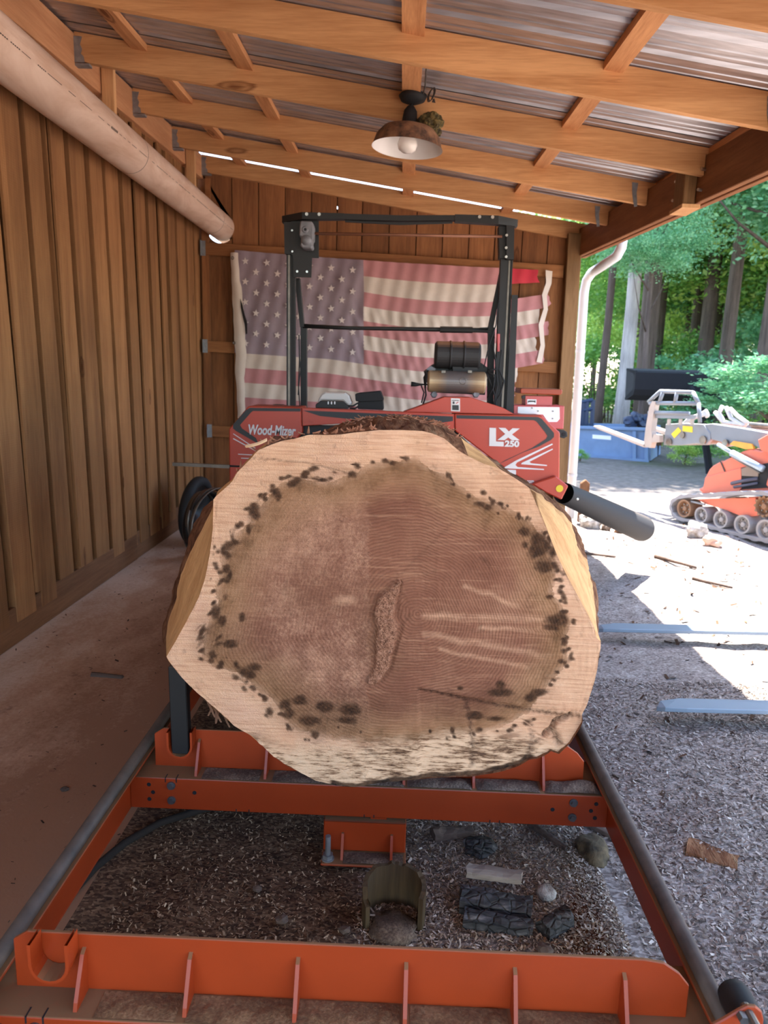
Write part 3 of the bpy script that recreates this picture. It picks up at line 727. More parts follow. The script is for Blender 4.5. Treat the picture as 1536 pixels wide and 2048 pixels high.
# --- end face, dense polar grid with plain wood-anatomy masks per vertex
NR = 130
SPOT = [(508,1022,13,18),(512,1030,12,14),(530,998,7,6),(552,985,8,12),(557,995,8,14),(545,975,5,10),(583,968,10,8),(592,960,8,8),(612,945,8,7),(628,937,7,6),(607,951,8,8),(645,960,18,5),(660,957,6,5),(704,948,10,9),(714,931,7,8),(720,936,4,4),(706,929,3,3),(785,926,7,5),(805,915,3,3),(813,917,6,6),(668,947,3,5),(745,925,6,5),(770,921,8,6),(897,951,7,8),(906,968,6,5),(905,959,3,3),(937,992,6,7),(967,986,9,7),(962,1008,16,7),(985,1004,6,9),(1002,1008,8,6),(975,1014,12,7),(996,1026,5,4),(1050,1065,14,10),(1075,1080,18,14),(1092,1092,14,14),(1105,1105,10,12),(1108,1130,12,10),(1115,1140,8,8),(1090,1130,22,16),(1075,1100,22,18),(1050,1090,10,10),(1123,1173,8,4),(1121,1183,8,5),(1127,1193,7,5),(1099,1194,8,5),(1111,1210,6,3),(1125,1235,13,10),(1130,1240,10,12),(1110,1240,22,14),(1100,1255,18,8),(1134,1275,5,4),(1129,1286,8,6),(1128,1302,9,7),(1122,1322,9,6),(1113,1345,8,4),(1101,1370,6,4),(1103,1361,4,3),(455,1090,14,8),(470,1084,16,6),(448,1105,8,10),(455,1112,8,9),(430,1092,4,3),(433,1092,3,2),(497,1060,6,12),(465,1070,6,7),(452,1137,8,10),(440,1143,8,5),(460,1150,5,9),(445,1160,8,6),(440,1166,6,4),(453,1160,9,6),(430,1180,5,4),(416,1185,3,3),(434,1135,7,4),(450,1195,8,5),(400,1279,9,8),(405,1260,8,3),(402,1301,8,5),(395,1281,7,4),(415,1263,12,5),(440,1275,6,5),(435,1285,14,5),(460,1288,18,8),(425,1310,12,8),(440,1335,10,5),(442,1325,7,4),(472,1329,6,6),(455,1318,6,4),(490,1345,12,10),(510,1335,18,8),(500,1350,14,9),(430,1225,10,16),(445,1240,10,12),(484,1235,8,14),(488,1377,7,6),(530,1398,7,6),(520,1390,5,4),(540,1424,9,10),(533,1432,6,5),(573,1448,5,4),(570,1410,14,12),(580,1425,10,14),(600,1400,16,12),(676,1455,4,4),(722,1465,4,4),(895,1477,4,6),(908,1476,4,5),(861,1465,4,5),(905,1462,5,8),(960,1462,8,7),(948,1470,4,7),(996,1466,4,5),(1020,1465,7,5),(1030,1455,5,6),(1055,1449,8,8),(1068,1443,5,5),(920,1376,8,6),(1000,1370,12,10),(1000,1385,30,9),(1080,1385,20,9),(1060,1395,14,8),(990,1440,20,8),(950,1435,20,10),(630,1470,10,8),(690,1440,24,10),(620,1440,22,12),(650,1415,24,14),(700,1420,26,14)]
for _i in range(len(HB)):                     # small rot teeth strung along the margin of the heartwood
    (ax, ay), (bx2, by2) = HB[_i], HB[(_i + 1) % len(HB)]
    for _k in range(3):
        t = rnd.random(); qx, qy = ax + (bx2 - ax) * t, ay + (by2 - ay) * t
        if 420 < qy < 1500 and (qx < 640 or qx > 1085 or (960 < qx and qy < 1050)) and rnd.random() < .8:
            e = rnd.uniform(-14, 5) / math.hypot(qx - 780, qy - 1220)
            SPOT.append((qx + (qx - 780) * -e, qy + (qy - 1220) * -e, rnd.uniform(4, 10), rnd.uniform(3, 6)))
SA = np.array(SPOT, float)
FISS = [(798,1165,3),(785,1185,8),(772,1205,12),(768,1230,14),(775,1255,14),(772,1280,13),(768,1305,12),(766,1330,9),(755,1350,8),(738,1365,5)]
STEPA = [(505,915),(560,920),(620,926),(705,948)]
STEPB = [(838,1378),(880,1388),(930,1398),(1000,1412),(1085,1426),(1160,1432)]
STEPC = [(932,1402),(940,1440),(944,1480),(944,1535)]
STEPD = [(742,1060),(735,1120),(732,1170),(742,1180)]
STEPE = [(785,1165),(830,1120),(870,1080),(905,1045),(920,1030),(960,1024)]
CR1 = [(1140,1432),(1112,1444),(1104,1462),(1120,1490)]
CR2 = [(1104,1462),(1085,1478),(1062,1494),(1058,1520)]
CR3 = [(1062,1440),(1066,1480),(1062,1516)]
def segd(px, py, path):
    best = 1e9
    for (x0, y0), (x1, y1) in zip(path, path[1:]):
        dx, dy = x1 - x0, y1 - y0; t = max(0, min(1, ((px - x0) * dx + (py - y0) * dy) / (dx * dx + dy * dy)))
        d = math.hypot(px - x0 - t * dx, py - y0 - t * dy); best = min(best, d)
    return best
def pix(x, y, z):
    q = CM.transposed() @ Vector((x, y, z - CAM_H)); return 768 + FPX * q.x / -q.z, 1024 - FPX * q.y / -q.z
SMOKE = [(640,1430,95,55,.9),(720,1425,90,55,.7),(580,1400,60,50,.55),(850,1412,120,36,.45),(1000,1395,110,32,.55),(930,1425,60,36,.4),(1100,1110,46,60,.6),(1118,1250,32,42,.55),(470,1290,95,62,.5),(420,1270,40,60,.45),(540,1350,80,50,.5),(480,1110,50,50,.4),(520,1020,50,40,.45),(600,960,70,25,.5),(700,945,60,20,.4),(900,968,60,28,.5),(990,1008,60,24,.55),(752,1260,50,110,.55),(790,1330,30,60,.4),(1050,1060,60,40,.4),(640,1190,110,60,.3),(830,935,70,20,.4),(1090,1330,40,60,.35)]
LIGHT = [(560,1110,110,50,.5),(640,1050,100,60,.35),(690,1200,26,12,.9),(610,1340,130,50,.35),(560,1215,70,40,.3),(600,1000,60,24,.3),(450,1360,40,20,.3)]
STREAK = [((850,1232),(1110,1238),9),((850,1268),(1100,1312),8),((930,1172),(1035,1212),6),((880,1300),(1060,1335),5),((960,1255),(1090,1262),5)]
SK, LT = np.array(SMOKE, float), np.array(LIGHT, float)
vs = []; AT = {k: [] for k in ('heart', 'ringr', 'stain', 'dust', 'crack', 'low', 'fiss', 'smoke', 'light', 'rim')}
RRn = 1 - (1 - np.linspace(0.004, 1, NR)) ** 1.25
FP = [(p[0] + (q[0] - p[0]) * t, p[1] + (q[1] - p[1]) * t, p[2] + (q[2] - p[2]) * t) for p, q in zip(FISS, FISS[1:]) for t in (0, .33, .66)]
FP = np.array(FP, float)
for i in range(NR):
    for k in range(NA):
        r = RRn[i] * RO[k]; x = PC[0] + r * math.cos(TH[k]); z = PC[1] + r * math.sin(TH[k])
        px, py = pix(x, LY0, z); dz = 0.
        st = float(np.max(np.clip(1.25 - np.hypot((px - SA[:, 0]) / SA[:, 2], (py - SA[:, 1]) / SA[:, 3]), 0, 1.25)))
        sm = 1 - float(np.prod(1 - SK[:, 4] * np.clip(1.15 - np.hypot((px - SK[:, 0]) / SK[:, 2], (py - SK[:, 1]) / SK[:, 3]), 0, 1)))
        lt = 1 - float(np.prod(1 - LT[:, 4] * np.clip(1.15 - np.hypot((px - LT[:, 0]) / LT[:, 2], (py - LT[:, 1]) / LT[:, 3]), 0, 1)))
        for a, b, w in STREAK:
            if abs(py - (a[1] + b[1]) / 2) < 60:
                d = segd(px, py + 6 * noise.noise((px * .03, a[1], 0)), (a, b)); lt = max(lt, .95 * max(0, 1 - d / (w * 1.2)))
        fiss = 0.
        if 690 < px < 840 and 1130 < py < 1400:
            fd = float(np.min(np.hypot(px - FP[:, 0], py - FP[:, 1]) / (FP[:, 2] * 1.25))); fd += .25 * noise.noise((px * .05, py * .05, 3))
            fiss = max(0, min(1, (1.3 - fd) / .35))
            dz += -.009 * fiss * (1 + .7 * noise.noise((px * .10, py * .10, 0)))
            if 1.2 < fd < 1.75: dz += .007 * (1 - abs(fd - 1.45) / .3)
        lo_ = 1 if py > 1378 + (px - 838) * .17 and px > 838 else 0
        dz += .006 * lo_
        if px > 944 and py > 1440: dz += .004
        if py < 915 + (px - 505) * .12 and px < 707: dz -= .003
        cr = 0.; wob = 2.2 * noise.noise((px * .05, py * .05, 6))
        for pth, w, st_ in ((STEPA, 1.5, .7), (STEPB, 3.2, 1.), (STEPC, 3.4, .95), (STEPE, 2.0, .28), (CR1, 5., 1.), (CR2, 3.5, .9), (CR3, 3., .8)):
            d = segd(px, py + wob, pth)
            if d < w * 1.6: cr = max(cr, st_ * min(1, 1.6 - d / w))
        if 1085 < px < 1160 and 1410 < py < 1512:          # broken corner
            d = min(segd(px, py + wob, CR1), segd(px, py + wob, CR2)); 
            if d < 7: dz += .022 * (1 - d / 7)
            dz += .006 * noise.noise((px * .05, py * .05, 1))
        du = 1 if (px < 738 + 8 * noise.noise((py * .03, 0, 1))) else 0
        dz += .0035 * noise.noise((px * .02, py * .02, 2)) + .0014 * noise.noise((px * .15, py * .15, 5))
        if RRn[i] > .985: dz += .004 * noise.noise((px * .08, py * .08, 8))
        rim = max(0, min(1, (r - RO[k] + .014 + .006 * noise.noise((px * .04, 0, 1))) / .004)) * (1 if (py > 1505 and 660 < px < 1070) else 0)
        vs.append((x, LY0 + dz, z))
        for q, v_ in zip(AT, (r / max(RH_[k], .02), RRn[i] * .55 + .45 * r / .55, st, du, cr, (py - 1466 - 16 * math.sin(px * .012)) / 60, fiss, sm, lt, rim)): AT[q].append(v_)
fs = [(i * NA + k, (i + 1) * NA + k, (i + 1) * NA + (k + 1) % NA, i * NA + (k + 1) % NA) for i in range(NR - 1) for k in range(NA)]
fs.append(tuple(range(NA)))
def face_mat():
    n = N('sawn_log_end'); v = n.obj(False)
    hw, rn, st, du, cr, lo_, fi, smk, lit_, rim = [n.attr(q) for q in AT]
    n1 = n.noise(v, 5, 6, .6); n2 = n.noise(v, 22, 5, .65); n3 = n.noise(v, 120, 3, .7); n4 = n.noise(v, 320, 2, .6); n5 = n.noise(v, 2.2, 3, .5)
    saw = n.noise(n.add('Mapping', {'Vector': v, 'Rotation': (0, R(-14), 0), 'Scale': (3, 1, 60)}).outputs[0], 2.2, 4, .6)
    saw2 = n.noise(n.add('Mapping', {'Vector': v, 'Rotation': (0, R(-8), 0), 'Scale': (5, 1, 110)}).outputs[0], 2.0, 3, .6)
    c2 = lambda x: n.math('SUBTRACT', x, .5)
    rd = n.math('ADD', n.math('MULTIPLY', rn, 400.), n.math('ADD', n.math('MULTIPLY', n1, 30.), n.math('MULTIPLY', n2, 4.0)))
    ring = n.math('ADD', n.math('MULTIPLY', n.math('SINE', rd), .5), .5)
    ring = n.math('MULTIPLY', n.math('POWER', ring, 1.5), n.ramp(n5, [(.35, .45), (.6, 1)]))
    sap = n.ramp(n.mix(.45, n1, saw), [(.3, c8(194, 142, 108)), (.5, c8(216, 168, 132)), (.7, c8(230, 188, 154))])
    sap = n.mix(n.math('MULTIPLY', n.ramp(saw2, [(.48, 0), (.64, 1)]), .42), sap, c8(168, 112, 80))
    sap = n.mix(n.math('MULTIPLY', n.ramp(n1, [(.5, 0), (.7, 1)]), .25), sap, c8(206, 140, 118))
    hr = n.ramp(n1, [(.3, c8(116, 72, 54)), (.5, c8(138, 90, 68)), (.72, c8(160, 112, 86))])
    hr = n.mix(n.math('MULTIPLY', ring, .55), hr, c8(92, 54, 38))
    hr = n.mix(n.math('MULTIPLY', n.ramp(saw, [(.54, 0), (.66, 1)]), .40), hr, c8(186, 136, 104))
    dc = n.ramp(n.mix(.5, n3, n2), [(.36, c8(116, 76, 58)), (.5, c8(150, 104, 82)), (.64, c8(192, 142, 112))])
    dmask = n.math('MULTIPLY', du, n.ramp(n.math('ADD', n1, n.math('MULTIPLY', lit_, .2)), [(.36, .2), (.6, .92)]))
    hr = n.mix(dmask, hr, dc)
    hr = n.mix(n.math('MULTIPLY', lit_, n.ramp(n.mix(.5, n2, saw2), [(.38, .15), (.6, .85)])), hr, c8(206, 156, 122))
    tan = n.ramp(n.mix(.4, n1, saw2), [(.35, c8(150, 108, 72)), (.6, c8(186, 140, 102))])        # paler band inside the margin
    edge = n.math('ADD', hw, n.math('ADD', n.math('MULTIPLY', c2(n2), .13), n.math('MULTIPLY', c2(n1), .16)))
    inner = n.math('ADD', hw, n.math('MULTIPLY', c2(n1), .30))
    hr = n.mix(n.math('MULTIPLY', n.ramp(inner, [(.70, 0), (.92, 1)]), .65), hr, tan)
    col = n.mix(n.ramp(edge, [(.95, 1), (1.035, 0)]), sap, hr)
    band = n.ramp(edge, [(.82, 0), (.93, .55), (1.0, .85), (1.045, 0)])
    col = n.mix(n.math('MULTIPLY', band, n.ramp(n2, [(.38, .1), (.62, .95)])), col, c8(104, 70, 40))
    sk = n.math('MULTIPLY', smk, n.ramp(n.mix(.5, n1, n2), [(.32, .45), (.62, 1.)]))
    col = n.mix(n.math('MULTIPLY', sk, n.ramp(edge, [(1.02, .9), (1.12, .15)])), col, n.ramp(n3, [(.3, c8(76, 50, 34)), (.7, c8(124, 86, 60))]))
    cks = n.noise(n.add('Mapping', {'Vector': v, 'Rotation': (0, R(-2), 0), 'Scale': (10, 1, 62)}).outputs[0], 1.8, 7, .72)
    lowm = n.ramp(n.math('ADD', lo_, n.math('MULTIPLY', c2(n1), 1.2)), [(.0, 0), (.55, 1)])
    thr = n.math('ADD', cks, n.math('MULTIPLY', c2(n.noise(v, 7, 4, .6)), .5))
    pale = n.ramp(thr, [(.36, c8(62, 40, 28)), (.42, c8(150, 112, 82)), (.48, c8(214, 174, 138)), (.7, c8(226, 190, 156))])
    col = n.mix(n.math('MULTIPLY', lowm, .92), col, pale)
    sm = n.ramp(n.math('ADD', st, n.math('MULTIPLY', c2(n2), 1.5)), [(.16, 0), (.42, .5), (.6, .82), (.9, .96)])
    col = n.mix(sm, col, n.ramp(n3, [(.3, c8(38, 24, 16)), (.7, c8(84, 54, 34))]))
    col = n.mix(n.math('MULTIPLY', fi, .8), col, n.ramp(n.mix(.5, n3, n4), [(.38, c8(84, 52, 38)), (.5, c8(150, 104, 80)), (.64, c8(196, 146, 116))]))
    col = n.mix(n.math('MULTIPLY', cr, n.ramp(n3, [(.35, .95), (.6, .45)])), col, c8(62, 38, 26))
    col = n.mix(rim, col, n.ramp(n2, [(.35, c8(44, 32, 24)), (.65, c8(110, 80, 58))]))
    n.bsdf(Base_Color=col, Roughness=.85, Specular_IOR_Level=.2)
    hm = n.ramp(edge, [(.95, 1), (1.035, 0)])
    h = n.math('ADD', n.math('MULTIPLY', n.math('MULTIPLY', ring, hm), .4), n.math('ADD', n.math('MULTIPLY', n3, .6), n.math('ADD', n.math('MULTIPLY', saw2, .6), n.math('MULTIPLY', n.math('ADD', dmask, fi), n.math('MULTIPLY', n4, 1.6)))))
    h = n.math('SUBTRACT', h, n.math('MULTIPLY', lowm, n.ramp(thr, [(.38, 1.2), (.5, 0)])))
    n.bump(h, .6, .005); return n.m
m = MB(); m.add(vs, fs); fo_ = m.build('end_face', face_mat(), log, smooth=True)
for nm, arr in AT.items():
    at = fo_.data.attributes.new(nm, 'FLOAT', 'POINT'); at.data.foreach_set('value', np.array(arr, np.float32))
# --- body rings behind the face
O2 = [(332,1318),(335,1257),(351,1203),(362,1149),(372,1125),(389,1090),(405,1054),(426,1018),(436,985),(466,958),(1062,980),(1105,1012),(1135,1055),(1150,1100),(1168,1150),(1185,1200),(1194,1232),(1199,1262)]
O3 = [(324,1310),(326,1269),(333,1221),(347,1173),(365,1131),(374,1099),(384,1060),(404,1020),(425,997),(455,985),(500,962),(560,930),(600,898),(630,872),(645,862),(672,850),(700,842),(740,836),(780,833),(830,835),(870,845),(900,858),(922,876),(945,893),(985,922),(1030,958),(1062,970),(1100,992),(1130,1022),(1155,1062),(1165,1090),(1178,1145),(1196,1220),(1200,1250)]
def partial(pts, Y, base):
    """traced open silhouette at depth Y laid over a base radius profile, blended at its ends"""
    P = [U(x, y, Y) for x, y in pts]; a = [math.atan2(p.z - PC[1], p.x - PC[0]) for p in P]; r = [math.hypot(p.x - PC[0], p.z - PC[1]) for p in P]
    a = [q if q > -1.2 else q + 2 * math.pi for q in a]           # from right (~0) over the top to the left (~pi)
    od = np.argsort(a); a = np.array(a)[od]; r = np.array(r)[od]; out = base.copy()
    for k in range(NA):
        t = TH[k] if TH[k] < 2 * math.pi - 1.2 else TH[k] - 2 * math.pi
        if a[0] <= t <= a[-1]: out[k] = np.interp(t, a, r)
        else:
            d = min(abs(t - a[0]), abs(t - a[-1]))
            e = r[0] - base[k] if abs(t - a[0]) < abs(t - a[-1]) else r[-1] - base[k]
            out[k] = base[k] + e * max(0, 1 - d / .5)
    return out
Rb = np.minimum(RO, .64)
R2 = RO * 1.0
P2 = partial(O2[:10], 2.02, RO * 1.004); P2b = partial(O2[10:], 2.02, RO * 1.004)
tt = np.where(TH < 2 * math.pi - 1.2, TH, TH - 2 * math.pi)
side_l = (tt > 2.0) & (tt < 3.75); side_r = (tt > -.6) & (tt < .72)
TOPP = [(x, y + 4) for x, y in OUT if y < 998]
P2t = partial(TOPP, 2.02, RO * 1.0)
R2 = np.where((tt > .75) & (tt < 2.34), np.minimum(P2t, RO * 1.006), np.where(side_l, P2, np.where(side_r, P2b, RO * 1.006)))
bot = (tt > 3.6) | (tt < -.45)
R3 = partial(O3, 2.45, RO)
R3 = np.where(bot, np.minimum(R3, RO * 1.01), R3)
def smooth_(a, n):
    k = np.ones(n) / n; return np.convolve(np.concatenate([a[-n:], a, a[:n]]), k, 'same')[n:-n]
R3 = smooth_(R3, 5)
tp = np.where(bot, .985, .95)
def under(Y, f, d):          # keep the crown of the log below the sight line of its bark ridge
    r = R3 * f; lim = partial([(x, y + d) for x, y in O3], Y, RO * 3)
    return np.where((tt > .35) & (tt < 2.75), np.minimum(r, lim), r)
R285, R33, R375, R412 = under(2.85, np.where(bot, 1, .985), 3), under(3.3, tp, 6), under(3.75, tp * .97, 9), under(4.12, tp * .93, 12)
seq = [(1.75, RO), (2.02, R2), (2.45, R3), (2.85, R285), (3.3, R33), (3.75, R375), (4.12, R412)]
ysub = np.concatenate([np.linspace(1.75, 2.02, 5), np.linspace(2.02, 2.45, 14)[1:], np.linspace(2.45, 4.12, 40)[1:]])
def rad(y):
    for (y0, r0), (y1, r1) in zip(seq, seq[1:]):
        if y0 <= y <= y1: return r0 + (r1 - r0) * (y - y0) / (y1 - y0)
rows, facet = [], []
for y in ysub:
    r = rad(y); row = []; rough = min(1, max(0, (y - 1.99) / .12))
    for k in range(NA):
        c, s = math.cos(TH[k]), math.sin(TH[k])
        bump_ = .013 * noise.noise((c * 9, y * 3.2, s * 9)) + .009 * noise.noise((c * 26, y * 7, s * 26)) + .004 * noise.noise((c * 60, y * 20, s * 60))
        if bot[k]: bump_ = min(bump_, 0) * .5
        elif .55 < tt[k] < 2.5: bump_ *= .55 if tt[k] > 1.22 else .15
        q = r[k] + bump_ * rough - (.004 if y > 1.751 and y < 2.0 else 0)
        row.append((PC[0] + q * c, y, PC[1] + q * s))
    rows.append(row + [row[0]])
bark = N('furrowed_bark'); _v = bark.obj(False); _a = bark.noise(bark.mapped(_v, (16, 3.5, 16)), 1.6, 7, .65, .8); _b = bark.noise(_v, 6, 4)
bark.bsdf(Base_Color=bark.ramp(bark.mix(.3, _a, _b), [(.32, c8(70, 44, 32)), (.48, c8(126, 84, 60)), (.60, c8(164, 120, 88)), (.74, c8(150, 140, 108))]), Roughness=.95, Specular_IOR_Level=.1); bark.bump(_a, 1., .03)
cut = wood('trimmed_sapwood', c8(182, 126, 74), c8(228, 176, 118), 'z', knots=0, vary=0, fine=1.6)
def patch(name, mt, ys_, ks):
    """strip of the log's flank between ring rows ys_ and angular columns ks"""
    m = MB(); m.sheet([[rows[i][k] for k in ks] for i in ys_]); return recalc(m.build(name, mt, log, smooth=True))
kl0 = int(2.36 / (2 * math.pi) * NA); kl1 = int(3.92 / (2 * math.pi) * NA)
kr1 = int(.76 / (2 * math.pi) * NA); kr0 = int((2 * math.pi - .12) / (2 * math.pi) * NA)
nf = int(np.sum(ysub <= 2.021)); allr = range(len(rows))
Lc = list(range(kl0, kl1 + 1)); Rc = list(range(kr0, NA)) + list(range(0, kr1 + 1))
nfr = nf + 7
patch('trimmed_flank', cut, range(0, nf), Lc); patch('trimmed_flank', cut, range(0, nfr), Rc)
patch('bark', bark.m, range(nf - 1, len(rows)), Lc); patch('bark', bark.m, range(nfr - 1, len(rows)), Rc)
ks_ = [int(a / (2 * math.pi) * NA) for a in (.96, 1.22)]
patch('bark', bark.m, allr, range(kr1, ks_[0] + 1)); patch('bark', bark.m, allr, range(ks_[1], kl0 + 1)); patch('peeled_shoulder', cut, allr, range(ks_[0], ks_[1] + 1)); patch('bark', bark.m, allr, range(kl1, kr0 + 1))
m = MB(); m.add([p for p in rows[-1][:-1]], [tuple(range(NA))]); m.build('back_end', cut, log)
# loose bark plates and splinters
def shard(p, d, w, l, t, seed):
    m = MB(); d = Vector(d).normalized(); s = d.cross(Vector((0, 0, 1))).normalized(); up = s.cross(d); p = Vector(p); r = []
    for i in range(6):
        u = i / 5; c = p + d * (l * u) + up * (l * .22 * u * u); ww = w * (1 - .75 * u) * (1 + .3 * noise.noise((u * 4, seed, 0)))
        r.append([c - s * ww, c + up * t, c + s * ww, c - up * t])
    v = [q for g in r for q in g]; f = [(i*4+j, i*4+(j+1) % 4, i*4+4+(j+1) % 4, i*4+4+j) for i in range(5) for j in range(4)] + [(3, 2, 1, 0), (20, 21, 22, 23)]
    m.add(v, f); return m
shm = plain('bark_splinter', c8(168, 112, 82), .9, var=.3, scale=30)
allm = MB()
for i in range(240):
    k = rnd.randrange(int(.20 * NA), int(.335 * NA)); y = rnd.uniform(2.3, 3.1); rr = rad(y)[k]
    c, s = math.cos(TH[k]), math.sin(TH[k]); p = (PC[0] + (rr + .001) * c, y, PC[1] + (rr + .001) * s)
    d = (-s * rnd.choice((-1, 1)), rnd.uniform(-1, 1), c * rnd.uniform(-.8, .8) + .05); q = shard(p, d, rnd.uniform(.002, .006), rnd.uniform(.010, .028), .002, i); allm.add(q.v, q.f)
for i in range(50):
    k = int(np.interp(rnd.random(), [0, 1], [.29, .40]) * NA); rr = RO[k]; c, s = math.cos(TH[k]), math.sin(TH[k])
    p = (PC[0] + (rr + .003) * c, 1.756 + rnd.uniform(0, .02), PC[1] + (rr + .003) * s); q = shard(p, (rnd.uniform(-1, 1), rnd.uniform(-1, 1), rnd.uniform(-.2, .5)), .004, rnd.uniform(.01, .025), .002, i); allm.add(q.v, q.f)
o = allm.build('bark_splinters', shm, log); o['kind'] = 'stuff'
p = U(508, 893, 1.75); shard((p.x - .02, 1.75, p.z + .0), (1, -.1, .12), .009, .055, .004, 3).build('splinter', plain('pale_splinter', c8(226, 186, 146), .8), log)
# torn strips hanging under the left side
for i in range(6):
    p = U(408 + 5 * i, 1400 + 6 * i, 1.79); shard((p.x, 1.80 + .008 * i, p.z + .02), (rnd.uniform(-.1, .25), -.05, -1), .011, .055 + .012 * (i % 3), .003, i).build('torn_strip', plain('torn_fibre', c8(122, 86, 64), .9) if i == 0 else bpy.data.materials['torn_fibre'], log)
# ================================================================== saw head
HY = 4.3
hd = thing('bandsaw_carriage', 'orange bandsaw mill head with black masts and engine spanning the track', 'sawmill', (-.02, 4.4, .3))
def pl(pts, y=HY): return [U(a, b, y) for a, b in pts]
def plate(name, mt, pts, depth=.012, y=HY, parent=None, bevel=0):
    m = MB(); m.prism(pl(pts, y), (0, depth, 0)); return m.build(name, mt, parent if parent else hd, bevel=bevel)
def decal(mt, pts, parent, y=HY - .0025, name='decal'): return plate(name, mt, pts, .002, y, parent)
L_ = [(497,812),(602,815),(604,866),(560,915),(520,970),(500,985),(459,985),(458,858)]
lc = plate('left_cover', M['orange_clean'], L_, .26, bevel=.006)
R_ = [(909,828),(1084,831),(1120,865),(1119,968),(1062,985),(1050,962),(993,925),(910,862)]
rc = plate('right_cover', M['orange_clean'], R_, .26, bevel=.006)
cc = plate('centre_cover', M['orange_clean'], [(604,815.5),(908,828),(908,861),(880,857),(700,846),(605,852)], .05, bevel=.003)
m = MB(); m.prism(pl([(604,850),(908,858),(985,935),(960,975),(560,975),(545,935)], HY + .07), (0, .05, 0)); m.build('throat_plate', M['black'], hd)
decal(M['decal_black'], [(606,821),(906,833),(906,842),(800,842),(700,838),(640,832)], cc)
decal(M['decal_black'], [(760,842),(906,842),(880,846),(845,852),(780,848)], cc)
for x, y in ((617,843),(627,843.5),(886,853),(896,853)):
    p = U(x, y, HY); m = MB(); m.cyl((p.x, HY, p.z), (p.x, HY - .006, p.z), .007, n=8); m.build('bolt', M['orange_clean'], cc)
# black arrow stripes
decal(M['decal_black'], [(601,817),(500,815.5),(492,820),(466,849),(466,857),(472,862),(517,888),(512,876),(484,857),(480,850),(502,825),(506,822),(601,823)], lc)
decal(M['decal_black'], [(913,830.5),(1076,834),(1084,838),(1108,866),(1108,874),(1102,880),(1078,893),(1046,905),(996,929),(1012,920),(1064,896),(1092,878),(1095,872),(1090,864),(1073,843),(1068,840.5),(913,837)], rc)
for q in ([(466,868),(510,897),(511,896),(467,867)], [(466,878),(512,903),(513,901.5),(467,876.5)], [(476,909),(506,911),(506,909),(476,907.6)], [(482,917),(500,918),(500,916),(482,915.7)]):
    decal(M['decal_white'], q, lc)
decal(M['decal_white'], [(1106,889),(1034,925),(1031,930),(1035,934),(1088,938),(1088,940),(1006,936.5),(1032,921),(1104,887)], rc)
decal(M['decal_white'], [(1106,899),(1059,923.5),(1062,926.5),(1094,930),(1094,932),(1042,928.5),(1044,925.5),(1105,897)], rc)
decal(M['decal_white'], [(1009,939),(1032,940),(1032,952),(1024,955),(1009,944)], rc)
# lettering
def text(body, x0, y0, x1, y1, parent, mt, shear=.0, off=.0, y=HY - .004):
    t = bpy.data.curves.new('lettering', 'FONT'); t.body = body; t.size = 1; t.offset = off; t.shear = shear; t.materials.append(mt); t.extrude = .0008
    o = bpy.data.objects.new('lettering', t); COL.objects.link(o); bpy.context.view_layer.update()
    a, b = U(x0, y1, y), U(x1, y0, y); bb = [Vector(c) for c in o.bound_box]; w = max(c.x for c in bb) - min(c.x for c in bb); h = max(c.y for c in bb) - min(c.y for c in bb)
    sx, sy = (b.x - a.x) / w, (b.z - a.z) / h; COL.objects.unlink(o)
    place(o, (a.x - min(c.x for c in bb) * sx, y, a.z - min(c.y for c in bb) * sy), parent); o.rotation_euler = (R(90), 0, 0); o.scale = (sx, sy, 1); t.extrude = .0012
    return as_mesh(o)
text('Wood-Mizer', 497, 852, 592, 869, lc, M['decal_white'], .18, .028)
text('250', 1009, 881.5, 1039, 893.5, rc, M['decal_white'], 0, .05)
text('.com', 1052, 961, 1068, 966, rc, M['decal_white'], 0, .02)
decal(M['decal_white'], [(979,855.5),(992,856),(992,883),(1007.5,883.5),(1007.5,893),(978.5,892)], rc, y=HY - .004)
decal(M['decal_white'], [(997,855.5),(1011,856),(1018,863),(1025,856.5),(1039.5,857),(1024,869),(1039.5,880.5),(1024,880.5),(1016.5,875),(1009,880.5),(995,880),(1010.5,868)], rc, y=HY - .004)
# hood over the belt, warning label
hood = plate('belt_hood', M['orange_clean'], [(806,824),(832,815),(888,794),(940,794.5),(1005,815),(1030,829)], .12, HY + .03, bevel=.003)
decal(M['decal_white'], [(902,796.5),(920,797),(920,823),(902,822)], hood, HY + .0275)
for q in ([(904,800),(918,800.4),(918,801.6),(904,801.2)], [(905.5,803),(909,803),(909,808),(905.5,808)], [(904.5,810),(917.5,810.4),(917.5,820.5),(904.5,820)]): decal(M['decal_black'], q, hood, HY + .0255)
decal(M['red_box'], [(912,806),(917,803),(917,805),(912,808)], hood, HY + .0255)
# masts
MY = 4.50
def vbar(name, mt, x0a, x0b, x1a, x1b, y0, y1, Y, d, parent=None):
    return plate(name, mt, [(x0a, y0), (x0b, y0), (x1b, y1), (x1a, y1)], d, Y, parent)
lm = vbar('mast', M['black'], 573, 588, 573, 587, 470, 830, MY, .06)
vbar('chain', M['steel'], 576, 580, 576, 580, 500, 815, MY - .004, .004, lm)
vbar('mast_flange', M['black'], 587, 590.5, 587, 590.5, 500, 830, MY - .012, .03, lm)
vbar('mast', M['black'], 601, 613, 601, 613, 654, 830, MY + .10, .05)
plate('brace', M['black'], [(589,556),(599,556),(608,654),(600,654)], .05, MY + .08)
rm = vbar('mast', M['black'], 1003, 1027, 988, 1012, 495, 830, MY, .06)
vbar('chain', M['steel'], 1018, 1021.5, 1003, 1006.5, 515, 815, MY - .004, .004, rm)
vbar('mast_flange', M['black'], 1024, 1027, 1009, 1012, 500, 830, MY - .012, .03, rm)
vbar('mast', M['black'], 977, 990, 975, 986, 655, 830, MY + .10, .05)
